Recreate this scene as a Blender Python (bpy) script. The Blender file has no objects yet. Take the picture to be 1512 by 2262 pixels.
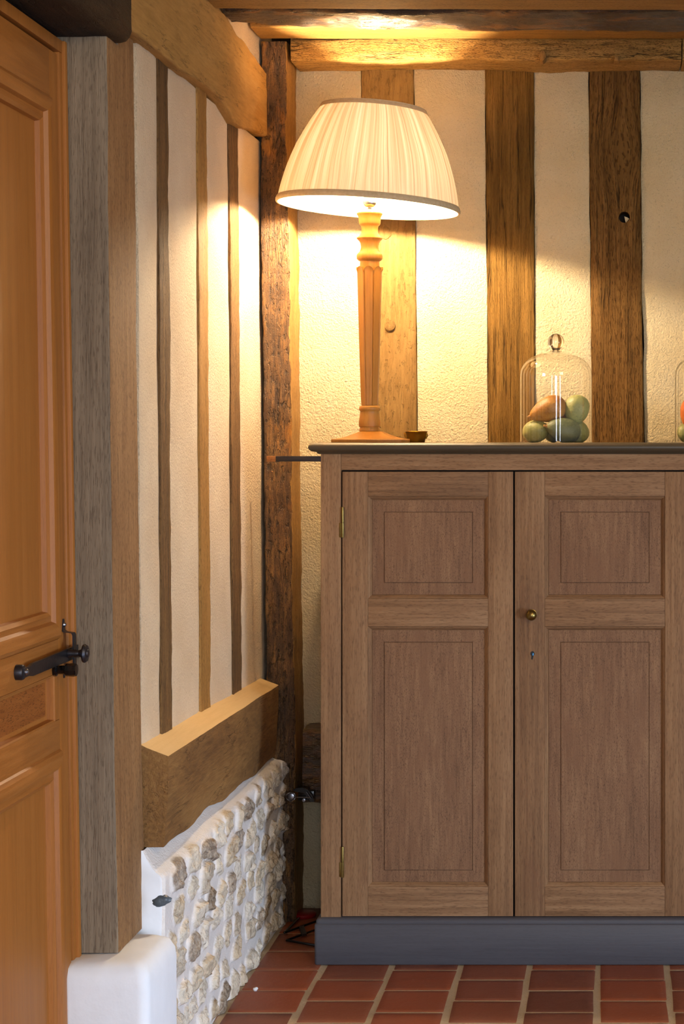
import bpy, bmesh, math, random
from mathutils import Vector, Matrix, noise

S = bpy.context.scene
COL = S.collection
PI = math.pi
random.seed(7)

# ------------------------------------------------------------------ camera, world, light, exposure
F, VX, VY, EYE = 4100.0, 1360.0, 970.0, 1.3        # focal length in px, vanishing point, eye height
cam_d = bpy.data.cameras.new('camera'); cam = bpy.data.objects.new('camera', cam_d); COL.objects.link(cam)
cam.location = (0, 0, EYE); cam.rotation_euler = (PI/2, 0, 0)
cam_d.sensor_fit = 'HORIZONTAL'; cam_d.sensor_width = 36; cam_d.lens = F/1512*36
cam_d.shift_x = -(VX-756)/1512; cam_d.shift_y = -(1131-VY)/1512
cam_d.clip_start = .05
S.camera = cam

W = bpy.data.worlds.new('world'); S.world = W; W.use_nodes = True
W.node_tree.nodes['Background'].inputs[0].default_value = (.92, .93, 1, 1)
W.node_tree.nodes['Background'].inputs[1].default_value = .30
S.view_settings.view_transform = 'Standard'; S.view_settings.look = 'None'
S.view_settings.exposure = 0.0; S.view_settings.gamma = 1; S.view_settings.use_curve_mapping = False

def area(name, loc, target, sx, sy, power, colr, spread=180):
    d = bpy.data.lights.new(name, 'AREA'); d.shape = 'RECTANGLE'; d.size = sx; d.size_y = sy
    d.energy = power; d.color = colr; d.spread = math.radians(spread)
    o = bpy.data.objects.new(name, d); COL.objects.link(o); o.location = loc
    o.rotation_euler = (Vector(target)-Vector(loc)).to_track_quat('-Z', 'Y').to_euler()
DAY = (.80, .88, 1.0)
area('window_and_fill_daylight', (.3, -2.2, 1.25), (.3, 5, 1.0), .42, 2.0, 50, DAY)
area('window_and_fill_daylight', (1.7, -2.2, 1.25), (1.2, 5, 1.0), .42, 2.0, 50, DAY)
area('window_and_fill_daylight', (3.2, 1.2, .55), (-.95, 4.0, .10), .8, .9, 20, (.58, .75, 1.0), 64)  # added low blue fill aimed at the lower left, not a known window
area('warm_fill_light', (1.3, .6, 2.55), (-.2, 5.0, 1.75), .9, .9, 46, (1.0, .78, .48))  # added warm fill for the upper walls, no lamp is known there
BULB = (1.0, .80, .54); BULB_STRENGTH = 3000

# ------------------------------------------------------------------ helpers
def P(px, py, Y): return Vector(((px-VX)/F*Y, Y, EYE-(py-VY)/F*Y))
def X_(px, Y): return (px-VX)/F*Y
def Z_(py, Y): return EYE-(py-VY)/F*Y
def lin(c):
    if isinstance(c, str):
        c = [int(c[i:i+2], 16)/255 for i in (0, 2, 4)]
    return tuple(((v/12.92) if v <= .04045 else ((v+.055)/1.055)**2.4) for v in c)+(1,)

def finish(bm, name, mats, parent=None, smooth=30, loc0=None):
    bmesh.ops.recalc_face_normals(bm, faces=bm.faces)
    me = bpy.data.meshes.new(name); bm.to_mesh(me); bm.free()
    if not isinstance(mats, (list, tuple)): mats = [mats]
    for m in mats: me.materials.append(m)
    if smooth:
        for p in me.polygons: p.use_smooth = True
        me.set_sharp_from_angle(angle=math.radians(smooth))
    o = bpy.data.objects.new(name, me); COL.objects.link(o)
    if parent is not None:
        o.parent = parent
        w = Vector(parent.location); p = parent.parent
        while p is not None: w += Vector(p.location); p = p.parent
        o.location = -w                     # meshes are modelled in room coordinates
    return o
def tag(o, label=None, cat=None, group=None, kind=None):
    if label: o['label'] = label
    if cat: o['category'] = cat
    if group: o['group'] = group
    if kind: o['kind'] = kind
    return o
def thing(name, loc, label, cat, group=None):
    o = bpy.data.objects.new(name, None); COL.objects.link(o); o.location = loc
    o.empty_display_size = .05
    return tag(o, label, cat, group)
def copy_tree(o, parent=None):
    c = o.copy(); COL.objects.link(c)
    if parent is not None: c.parent = parent
    for ch in list(o.children): copy_tree(ch, c)
    return c

def box(bm, x0, x1, y0, y1, z0, z1, bev=.0015, mat=0):
    t = bmesh.new(); bmesh.ops.create_cube(t, size=1)
    for v in t.verts:
        v.co = Vector(((x0+x1)/2+v.co.x*(x1-x0), (y0+y1)/2+v.co.y*(y1-y0), (z0+z1)/2+v.co.z*(z1-z0)))
    if bev: bmesh.ops.bevel(t, geom=list(t.edges), offset=bev, segments=2, affect='EDGES', profile=.6)
    merge(bm, t, mat)
def merge(bm, t, mat=None):
    m = {}
    for v in t.verts: m[v] = bm.verts.new(v.co)
    for f in t.faces:
        try:
            nf = bm.faces.new([m[v] for v in f.verts]); nf.material_index = f.material_index if mat is None else mat
        except ValueError: pass
    t.free()
def lathe(bm, prof, c=(0, 0, 0), seg=48, mat=0, mtx=None, rfun=None):
    rings = []
    for (r, z) in prof:
        if r < 1e-6:
            v = Vector((0, 0, z)); rings.append([bm.verts.new((mtx @ v if mtx else v)+Vector(c))])
        else:
            ring = []
            for k in range(seg):
                a = 2*PI*k/seg; rr = r*(rfun(a, z) if rfun else 1)
                v = Vector((rr*math.cos(a), rr*math.sin(a), z))
                ring.append(bm.verts.new((mtx @ v if mtx else v)+Vector(c)))
            rings.append(ring)
    for a, b in zip(rings, rings[1:]):
        if len(a) == 1 and len(b) == 1: continue
        for k in range(seg):
            k2 = (k+1) % seg
            if len(a) == 1: f = bm.faces.new((a[0], b[k], b[k2]))
            elif len(b) == 1: f = bm.faces.new((a[k], a[k2], b[0]))
            else: f = bm.faces.new((a[k], a[k2], b[k2], b[k]))
            f.material_index = mat
    return rings
def tube(bm, pts, r, seg=10, mat=0, closed=False):
    pts = [Vector(p) for p in pts]; n = len(pts); rings = []
    for i, p in enumerate(pts):
        if closed: d = pts[(i+1) % n]-pts[i-1]
        else: d = pts[min(i+1, n-1)]-pts[max(i-1, 0)]
        d.normalize(); q = d.to_track_quat('Z', 'Y')
        rings.append([bm.verts.new(p+q @ Vector((r*math.cos(2*PI*k/seg), r*math.sin(2*PI*k/seg), 0))) for k in range(seg)])
    pairs = list(zip(rings, rings[1:]))
    if closed: pairs.append((rings[-1], rings[0]))
    for a, b in pairs:
        for k in range(seg):
            f = bm.faces.new((a[k], a[(k+1) % seg], b[(k+1) % seg], b[k])); f.material_index = mat
    if not closed:
        for rr in (rings[0][::-1], rings[-1]):
            f = bm.faces.new(rr); f.material_index = mat
def rectloft(bm, x0, x1, y0, y1, prof, rad=.004, cs=3, mat=0):
    """stack of rounded rectangles; prof = (outset, z)"""
    loops = []
    for e, z in prof:
        L = []; r = max(rad+min(e, 0)*.2, .0006)
        for (cx, cy, a0) in ((x1+e-r, y1+e-r, 0), (x0-e+r, y1+e-r, PI/2), (x0-e+r, y0-e+r, PI), (x1+e-r, y0-e+r, 1.5*PI)):
            for k in range(cs+1):
                a = a0+PI/2*k/cs; L.append(bm.verts.new((cx+r*math.cos(a), cy+r*math.sin(a), z)))
        loops.append(L)
    n = len(loops[0])
    for a, b in zip(loops, loops[1:]):
        for k in range(n):
            f = bm.faces.new((a[k], a[(k+1) % n], b[(k+1) % n], b[k])); f.material_index = mat
    for L in (loops[0][::-1], loops[-1]):
        f = bm.faces.new(L); f.material_index = mat
def ringpanel(bm, mp, u0, u1, v0, v1, prof, mat=0, mats=None):
    """nested rectangles (inset, depth) joined by quads, closed with a face; mp maps (u,v,w) to room"""
    loops = []
    for e, w in prof:
        loops.append([bm.verts.new(mp(*q, w)) for q in ((u0+e, v0+e), (u1-e, v0+e), (u1-e, v1-e), (u0+e, v1-e))])
    for i, (a, b) in enumerate(zip(loops, loops[1:])):
        for k in range(4):
            f = bm.faces.new((a[k], a[(k+1) % 4], b[(k+1) % 4], b[k]))
            f.material_index = mat if mats is None else mats[i][k % 2]
    f = bm.faces.new(loops[-1]); f.material_index = mat if mats is None else mats[-1][1]

AX = {'X': ((1, 2), 0), 'Y': ((0, 2), 1), 'Z': ((0, 1), 2)}
def timber_bm(axis, secs, rad=.008, amp=.003, seed=0, step=.025, cell=.018, fine=.4, matfun=None, bm=None):
    """a hewn timber: secs = (t, u0, u1, v0, v1) along its axis; edges wander, corners are worn"""
    bm = bm or bmesh.new()
    (iu, iv), it = AX[axis]
    secs = sorted(secs); t0, t1 = secs[0][0], secs[-1][0]
    n = max(2, int((t1-t0)/step)+1); loops = []
    w = max(abs(s[2]-s[1]) for s in secs); h = max(abs(s[4]-s[3]) for s in secs)
    nu = max(2, int(w/cell)); nv = max(2, int(h/cell))
    rad = min(rad, w*.4, h*.4)
    sec = []                                    # (a in 0..1, b in 0..1, corner offset)
    def side(n_, fn):
        for k in range(n_): sec.append(fn(k/n_))
    def corner(cu, cv, a0):
        for k in range(4):
            a = a0+PI/2*k/3; sec.append(('c', cu, cv, math.cos(a), math.sin(a)))
    def straight(n_, pu, pv, qu, qv):
        for k in range(1, n_): sec.append(('s', pu, pv, qu, qv, k/n_))
    corner(1, 1, 0); straight(nu, 1, 1, 0, 1); corner(0, 1, PI/2); straight(nv, 0, 1, 0, 0)
    corner(0, 0, PI); straight(nu, 0, 0, 1, 0); corner(1, 0, 1.5*PI); straight(nv, 1, 0, 1, 1)
    so = Vector((seed*7.13, seed*3.7, seed*1.9))
    for i in range(n+1):
        t = t0+(t1-t0)*i/n
        for a, b in zip(secs, secs[1:]):
            if t <= b[0]+1e-9: break
        k = 0 if b[0] == a[0] else (t-a[0])/(b[0]-a[0])
        u0, u1, v0, v1 = [a[j]+(b[j]-a[j])*k for j in range(1, 5)]
        L = []
        for s in sec:
            if s[0] == 'c':
                u = (u1-rad if s[1] else u0+rad)+rad*s[3]; v = (v1-rad if s[2] else v0+rad)+rad*s[4]
            else:
                q = s[5]
                def cp(cu, cv, endu): return None
                # straight part between two rounded corners
                pu = (u1 if s[1] else u0); pv = (v1 if s[2] else v0); ru = (u1 if s[3] else u0); rv = (v1 if s[4] else v0)
                if s[1] != s[3]:
                    du = -rad if s[1] else rad; pu += du; ru -= du
                else:
                    dv = -rad if s[2] else rad; pv += dv; rv -= dv
                u = pu+(ru-pu)*q; v = pv+(rv-pv)*q
            c = [0, 0, 0]; c[iu] = u; c[iv] = v; c[it] = t
            c = Vector(c); g = c+so
            d = noise.noise_vector(g*4)*amp+noise.noise_vector(g*17)*amp*fine+noise.noise_vector(g*60)*amp*fine*.5
            d[it] *= .3
            L.append(bm.verts.new(c+d))
        loops.append(L)
    m = len(sec)
    for a, b in zip(loops, loops[1:]):
        for k in range(m): bm.faces.new((a[k], a[(k+1) % m], b[(k+1) % m], b[k]))
    for L in (loops[0][::-1], loops[-1]):
        c = bm.verts.new(sum((v.co for v in L), Vector())/m)
        for k in range(m): bm.faces.new((L[k], L[(k+1) % m], c))
    return bm

# ------------------------------------------------------------------ materials
class M:
    def __init__(s, name):
        s.m = bpy.data.materials.new(name); s.m.use_nodes = True
        s.t = s.m.node_tree; s.b = s.t.nodes['Principled BSDF']; s.out = s.t.nodes['Material Output']
    def n(s, ty, props=None, **inp):
        nd = s.t.nodes.new(ty)
        for k, v in (props or {}).items(): setattr(nd, k, v)
        for k, v in inp.items():
            k = int(k[1:]) if k[0] == 'i' and k[1:].isdigit() else k.replace('_', ' ')
            s.set(nd.inputs[k], v)
        return nd
    def set(s, sock, v):
        if isinstance(v, bpy.types.NodeSocket): s.t.links.new(v, sock)
        elif isinstance(v, bpy.types.Node): s.t.links.new(v.outputs[0], sock)
        else: sock.default_value = v
    def math(s, op, a, b=0.0, clamp=False):
        nd = s.n('ShaderNodeMath', {'operation': op, 'use_clamp': clamp}, i0=a, i1=b); return nd.outputs[0]
    def vm(s, op, a, b=(0, 0, 0)):
        nd = s.n('ShaderNodeVectorMath', {'operation': op}, i0=a, i1=b); return nd.outputs[0]
    def noise(s, vec, scale, detail=3, rough=.5, dist=0):
        return s.n('ShaderNodeTexNoise', None, Vector=vec, Scale=scale, Detail=detail, Roughness=rough, Distortion=dist)
    def ramp(s, fac, stops):
        nd = s.n('ShaderNodeValToRGB', None, Fac=fac); cr = nd.color_ramp
        while len(cr.elements) < len(stops): cr.elements.new(.5)
        for e, (p, c) in zip(cr.elements, stops):
            e.position = p; e.color = c if isinstance(c, tuple) and len(c) == 4 else lin(c)
        return nd.outputs[0]
    def gr(s, fac, a, b, inv=False):
        nd = s.n('ShaderNodeMapRange', {'clamp': True}, Value=fac)
        nd.inputs['From Min'].default_value = a; nd.inputs['From Max'].default_value = b
        nd.inputs['To Min'].default_value = 1 if inv else 0; nd.inputs['To Max'].default_value = 0 if inv else 1
        return nd.outputs[0]
    def mix(s, f, a, b, mode='MIX'):
        nd = s.t.nodes.new('ShaderNodeMix'); nd.data_type = 'RGBA'; nd.blend_type = mode
        s.set(nd.inputs['Factor'], f)
        cs = [i for i in nd.inputs if i.type == 'RGBA']
        for c, v in zip(cs, (a, b)): s.set(c, v if not isinstance(v, str) else lin(v))
        return [o for o in nd.outputs if o.type == 'RGBA'][0]
    def bump(s, h, strength, dist):
        return s.n('ShaderNodeBump', None, Height=h, Strength=strength, Distance=dist).outputs[0]
    def coords(s, rnd=True):
        c = s.n('ShaderNodeTexCoord').outputs['Object']
        if rnd:
            r = s.n('ShaderNodeObjectInfo').outputs['Random']
            c = s.vm('ADD', c, s.n('ShaderNodeCombineXYZ', None, X=s.math('MULTIPLY', r, 9.0), Y=s.math('MULTIPLY', r, 5.3), Z=s.math('MULTIPLY', r, 7.7)).outputs[0])
        return c

def wood(name, dark, mid, light, axis='Z', scale=1.0, rough=.75, bump=.5, crack=.0, contrast=.9, warp=.018, worm=0.0,
         knot=None, patch=None, along=.05, spec=.3, big=.32, pore=.8, coat=0):
    m = M(name); p = m.coords(knot is None)
    if knot:
        kx, kz, s_ = knot
        sx = m.n('ShaderNodeSeparateXYZ', None, Vector=p)
        dx = m.math('SUBTRACT', sx.outputs[0], kx); dz = m.math('SUBTRACT', sx.outputs[2], kz)
        d2 = m.math('ADD', m.math('POWER', m.math('ABSOLUTE', m.math('MULTIPLY', dx, 1.6)), 2.0), m.math('POWER', m.math('ABSOLUTE', m.math('MULTIPLY', dz, .8)), 2.0))
        g = m.math('EXPONENT', m.math('MULTIPLY', d2, -1/(s_*s_)))
        nx = m.math('ADD', m.math('MULTIPLY', dx, m.math('SUBTRACT', 1.0, m.math('MULTIPLY', g, .85))), kx)
        p = m.n('ShaderNodeCombineXYZ', None, X=nx, Y=sx.outputs[1], Z=sx.outputs[2]).outputs[0]
    st = {'X': (along, 1, 1), 'Y': (1, along, 1), 'Z': (1, 1, along)}[axis]
    q = m.vm('MULTIPLY', p, st)
    w = m.noise(q, 5*scale, 2).outputs['Color']
    q2 = m.vm('ADD', q, m.vm('MULTIPLY', m.vm('SUBTRACT', w, (.5, .5, .5)), (warp,)*3))
    fine = m.noise(q2, 120*scale, 6, .66).outputs['Fac']
    med = m.noise(q2, 48*scale, 5, .6).outputs['Fac']
    bigv = m.noise(m.vm('MULTIPLY', p, tuple(.3 if v == along else 1 for v in st)), 5*scale, 4, .6).outputs['Fac']
    pr = m.noise(m.vm('MULTIPLY', q2, tuple(3.2 if v == along else 1 for v in st)), 560*scale, 2, .5).outputs['Fac']
    fac = m.math('ADD', m.math('ADD', m.math('MULTIPLY', fine, .42), m.math('MULTIPLY', med, .58-big)), m.math('MULTIPLY', bigv, big))
    c = .16/contrast
    colr = m.ramp(fac, [(.5-c, dark), (.5, mid), (.5+c, light)])
    pores = m.gr(pr, .36, .44, inv=True)
    colr = m.mix(m.math('MULTIPLY', pores, pore*.8), colr, m.mix(1.0, colr, (.25, .2, .17, 1), 'MULTIPLY'))
    h = m.math('ADD', m.math('ADD', m.math('MULTIPLY', fine, .8), m.math('MULTIPLY', med, .6)), m.math('MULTIPLY', pores, -.35*pore))
    if patch:
        pc, pa, pb = patch
        pn = m.gr(m.noise(m.vm('MULTIPLY', p, tuple(.35 if v == along else 1 for v in st)), 9*scale, 5, .7).outputs['Fac'], pa, pb)
        colr = m.mix(pn, colr, pc)
    if crack:
        cn = m.noise(q2, 26*scale, 4, .6).outputs['Fac']
        ck = m.gr(m.math('ABSOLUTE', m.math('SUBTRACT', cn, .5)), .0, .014, inv=True)
        msk = m.gr(m.noise(p, 7, 2).outputs['Fac'], .42, .6)
        ck = m.math('MULTIPLY', ck, msk)
        colr = m.mix(m.math('MULTIPLY', ck, min(1, crack)), colr, (.012, .007, .004, 1))
        h = m.math('SUBTRACT', h, m.math('MULTIPLY', ck, crack))
    if worm:
        wn = m.noise(m.vm('MULTIPLY', p, tuple(.45 if v == along else 1 for v in st)), 95, 3, .65).outputs['Fac']
        wk = m.gr(wn, .34, .43, inv=True)
        colr = m.mix(m.math('MULTIPLY', wk, worm), colr, (.02, .010, .005, 1))
        h = m.math('SUBTRACT', h, m.math('MULTIPLY', wk, worm))
        wn2 = m.gr(m.noise(p, 160, 2).outputs['Fac'], .66, .72)
        colr = m.mix(m.math('MULTIPLY', wn2, worm*.35), colr, lin('b09468'))
    m.set(m.b.inputs['Base Color'], colr)
    m.set(m.b.inputs['Roughness'], m.math('ADD', rough-.08, m.math('MULTIPLY', fine, .16)))
    m.b.inputs['Specular IOR Level'].default_value = spec
    if coat: m.b.inputs['Coat Weight'].default_value = coat; m.b.inputs['Coat Roughness'].default_value = .35
    m.set(m.b.inputs['Normal'], m.bump(h, bump, .006))
    return m.m

def plaster(name, col, col2, bump=.8, sc=1.0):
    m = M(name); p = m.coords(False)
    a = m.noise(p, 190*sc, 5, .62).outputs['Fac']; b = m.noise(p, 85*sc, 4, .55, 0).outputs['Fac']; c = m.noise(p, 6, 3).outputs['Fac']
    v = m.n('ShaderNodeTexVoronoi', {'feature': 'SMOOTH_F1'}, Vector=p, Scale=120*sc).outputs['Distance']
    h = m.math('ADD', m.math('ADD', m.math('MULTIPLY', a, .8), m.math('MULTIPLY', b, .55)), m.math('MULTIPLY', v, -.35))
    colr = m.mix(m.gr(c, .35, .65), col, col2)
    pits = m.gr(m.noise(p, 210*sc, 2).outputs['Fac'], .30, .37, inv=True)
    colr = m.mix(m.math('MULTIPLY', pits, .35), colr, (.35, .26, .17, 1))
    m.set(m.b.inputs['Base Color'], colr); m.b.inputs['Roughness'].default_value = .95
    m.b.inputs['Specular IOR Level'].default_value = .1
    m.set(m.b.inputs['Normal'], m.bump(h, bump, .010))
    return m.m

def plain(name, col, rough=.5, metal=0, bumpscale=0, bump=.2, spec=.5, var=0):
    m = M(name)
    base = col if not isinstance(col, str) else lin(col)
    p = m.coords()
    if var:
        nz = m.noise(p, 14, 4, .6).outputs['Fac']
        cc = m.mix(m.gr(nz, .3, .7), tuple(v*(1-var) for v in base[:3])+(1,), tuple(min(1, v*(1+var)) for v in base[:3])+(1,))
        m.set(m.b.inputs['Base Color'], cc)
    else: m.b.inputs['Base Color'].default_value = base
    m.b.inputs['Roughness'].default_value = rough; m.b.inputs['Metallic'].default_value = metal
    m.b.inputs['Specular IOR Level'].default_value = spec
    if bumpscale: m.set(m.b.inputs['Normal'], m.bump(m.noise(p, bumpscale, 4).outputs['Fac'], bump, .003))
    return m.m

MT = {}
MT['plaster'] = plaster('cream_roughcast_plaster', lin('e4cd9f'), lin('ecd8ae'), 1.0, 1.35)
MT['plaster_left'] = plaster('cream_fine_plaster', lin('dcc2a0'), lin('e6cfae'), .7, 1.4)
MT['gap'] = plain('shadow_gap', (.02, .014, .01, 1), .95)
MT['stud_a'] = wood('oak_stud_golden', '4f3b1e', '755a33', '8f7346', 'Z', bump=.9, crack=.15, rough=.9, contrast=.7, warp=.03, spec=.1, along=.12, pore=.15, worm=.25)
MT['stud_b'] = wood('oak_stud_brown', '362710', '684c22', '8a6835', 'Z', bump=1.0, crack=.7, rough=.9, spec=.1, along=.035, pore=.3)
KN = (X_(1375, 5.14), Z_(335, 5.14))
MT['stud_c'] = wood('oak_stud_knotted', '312211', '664924', '866336', 'Z', bump=1.0, crack=.7, rough=.9, spec=.1, along=.03, knot=(KN[0], KN[1], .085), warp=.015)
MT['stud_left'] = wood('oak_stud_dark', '3a2a17', '664927', '856338', 'Z', bump=.6, crack=.8, rough=.85)
MT['stud_left_gold'] = wood('oak_stud_pale', '74501f', '9a6f35', 'b08348', 'Z', bump=.3, crack=.2, rough=.8)
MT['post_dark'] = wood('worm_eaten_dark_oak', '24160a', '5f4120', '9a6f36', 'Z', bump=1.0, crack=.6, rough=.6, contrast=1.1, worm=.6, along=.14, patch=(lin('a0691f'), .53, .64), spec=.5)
MT['post_side'] = wood('pale_oak', '6f4c20', '96703a', 'b08a50', 'Z', bump=.3, crack=.3, rough=.8)
MT['beam_dark'] = wood('blackened_oak', '120a05', '3c2410', '6c461c', 'X', bump=.9, crack=.8, rough=.36, contrast=1.1, worm=.8, along=.12, patch=(lin('8a5a22'), .5, .62), spec=.8)
MT['beam_mid'] = wood('smooth_brown_oak', '6a4a1e', '8f6a34', 'a88349', 'X', bump=.35, crack=.3, rough=.6, along=.08)
MT['beam_gold'] = wood('golden_rough_oak', '7a5a26', 'ad8444', 'c9a263', 'X', bump=.8, crack=.9, rough=.7, worm=.35, along=.08)
MT['plate_left'] = wood('golden_smooth_oak', '85602c', 'aa8044', 'c09a60', 'Y', bump=.4, crack=.5, rough=.75, along=.12, big=.55, pore=.1, contrast=.8, warp=.06)
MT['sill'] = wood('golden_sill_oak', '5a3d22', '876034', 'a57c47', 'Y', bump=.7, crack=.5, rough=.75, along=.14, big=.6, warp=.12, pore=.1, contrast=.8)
MT['sill_top'] = wood('pale_sill_top', 'bd9a62', 'd2b07a', 'dcbd8a', 'Y', bump=.15, rough=.7, along=.06, pore=.05, contrast=.5)
MT['post_grey'] = wood('weathered_grey_oak', '5e5041', '80705c', '98866f', 'Z', bump=.45, crack=.2, rough=.85, along=.025, pore=.5, patch=(lin('6c5c4b'), .6, .8))
MT['post_brown'] = wood('sawn_brown_oak', '6c4a2c', '8d6740', 'a47d52', 'Z', bump=.35, crack=.3, rough=.8, along=.05)
MT['lintel'] = wood('black_lintel_oak', '0c0704', '2a1a0e', '4b3420', 'Y', bump=.9, crack=.7, rough=.7, along=.1)
MT['door'] = wood('honey_oak_vertical', '7a4513', '9e6023', 'b27430', 'Z', bump=.12, rough=.5, contrast=.6, along=.03, big=.25, pore=.15, spec=.4, coat=.1)
MT['door_h'] = wood('honey_oak_horizontal', '7a4513', '9e6023', 'b67838', 'Y', bump=.12, rough=.5, contrast=.6, along=.05, big=.3, pore=.15, spec=.4, coat=.1)
MT['door_panel'] = wood('honey_oak_panel', '8a5019', 'a06326', 'ac6e30', 'Z', bump=.08, rough=.5, contrast=.6, along=.02, big=.15, pore=.15, spec=.4)
MT['door_red'] = wood('reddish_oak_panel', '6e3a12', '8f5220', 'a4642c', 'Y', bump=.12, rough=.5, along=.05, big=.3)
MT['cab_v'] = wood('limed_oak_vertical', '61442c', '886545', 'a4805b', 'Z', scale=1.15, bump=.25, rough=.72, along=.03, pore=.5, contrast=.9, big=.4, patch=(lin('78543a'), .56, .78))
MT['cab_h'] = wood('limed_oak_horizontal', '63462d', '8b6848', 'a78460', 'X', scale=1.15, bump=.25, rough=.72, along=.03, pore=.55, contrast=.9, big=.4)
MT['cab_p'] = wood('quartered_oak_panel', '5c402c', '826045', '997655', 'Z', scale=1.6, bump=.2, rough=.75, along=.08, pore=.8, contrast=.85, big=.35, patch=(lin('7c593f'), .5, .7))
MT['cab_in'] = plain('cabinet_dark_inside', (.012, .009, .007, 1), .9)
MT['paint'] = wood('charcoal_painted_wood', '3e3d43', '49484e', '535257', 'X', bump=.12, rough=.5, along=.03, big=.5, contrast=.6, pore=.15, spec=.4)
MT['top_paint'] = wood('umber_painted_wood', '3c3325', '473d2d', '524635', 'X', bump=.08, rough=.42, along=.03, contrast=.6, pore=.1, spec=.45)
MT['brass'] = plain('aged_brass', '85703f', .32, 1, 60, .1, var=.2)
MT['brass_dull'] = plain('dull_brass', '8a6420', .45, 1, 60, .15, var=.25)
MT['black_iron'] = plain('blackened_iron', '403f44', .38, .85, 90, .15)
MT['steel'] = plain('worn_steel', 'a0a2aa', .28, 1)
MT['black_gloss'] = plain('black_plastic', '08080a', .2)
MT['red'] = plain('red_plastic', '8a0f10', .4)
MT['lampwood'] = wood('honey_turned_beech', '7f501a', 'a3702e', 'bb8a42', 'Z', scale=1.3, bump=.05, rough=.45, along=.05, pore=.08, contrast=.5, spec=.3)
MT['white_stone'] = plain('whitewashed_stone', 'e9ecf0', .8, 0, 26, .5, .2, var=.03)

def stone_mat():
    m = M('flint_and_lime_mortar'); p = m.coords(False)
    att = m.n('ShaderNodeAttribute', {'attribute_name': 'stone'}); s = m.n('ShaderNodeSeparateColor', None, Color=att.outputs['Color'])
    tint = m.ramp(s.outputs[1], [(0, 'e0d6c6'), (.3, 'd6cab6'), (.55, 'cbb594'), (.74, 'c2b6a4'), (.85, 'a58a66'), (.94, '8d8076'), (1.0, '75604a')])
    n1 = m.noise(p, 60, 5, .7, 1.2).outputs['Fac']
    tint = m.mix(m.gr(n1, .4, .7), tint, m.mix(.6, tint, 'eadcc6'))
    tint = m.mix(m.math('MULTIPLY', m.gr(m.noise(p, 34, 4, .7, 2.0).outputs['Fac'], .56, .64), .55), tint, '8d6f49')
    mort = m.mix(m.noise(p, 20, 4).outputs['Fac'], 'e0d8d0', 'ece6e0')
    c = m.mix(m.gr(s.outputs[0], .25, .6), mort, tint)
    m.set(m.b.inputs['Base Color'], c); m.b.inputs['Roughness'].default_value = .8
    m.b.inputs['Specular IOR Level'].default_value = .3
    h = m.math('ADD', m.math('MULTIPLY', m.noise(p, 190, 4).outputs['Fac'], .35), m.math('MULTIPLY', m.noise(p, 45, 4, .7, 1.5).outputs['Fac'], s.outputs[0]))
    m.set(m.b.inputs['Normal'], m.bump(h, .8, .010)); return m.m
MT['stone'] = stone_mat()

def tile_mat():
    m = M('terracotta_tile'); p = m.coords(False)
    r = m.n('ShaderNodeNewGeometry').outputs['Random Per Island']
    c = m.ramp(r, [(0, '693c2c'), (.35, '7b442e'), (.6, '844a31'), (.8, '904a2b'), (1, '754536')])
    n = m.noise(p, 9, 5, .65).outputs['Fac']
    c = m.mix(m.math('MULTIPLY', m.gr(n, .45, .75), .5), c, '8d5c4a')
    sp = m.gr(m.noise(m.vm('MULTIPLY', p, (.4, 1, 1)), 130, 3, .6).outputs['Fac'], .66, .73)
    c = m.mix(m.math('MULTIPLY', sp, .5), c, 'b58a72')
    m.set(m.b.inputs['Base Color'], c)
    m.set(m.b.inputs['Roughness'], m.math('ADD', .38, m.math('MULTIPLY', n, .3)))
    m.b.inputs['Specular IOR Level'].default_value = .4
    m.set(m.b.inputs['Normal'], m.bump(m.math('ADD', m.noise(p, 40, 4).outputs['Fac'], m.math('MULTIPLY', m.noise(p, 200, 3).outputs['Fac'], .3)), .25, .006)); return m.m
MT['tile'] = tile_mat()
MT['grout'] = plaster('sandy_grout', lin('b5a388'), lin('c2b096'), .5, 1.5)

# ------------------------------------------------------------------ the room
def leanL(z): return -.007*(z-.9)                # the old left wall leans a little
XW, YB = -.955, 5.14

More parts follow.
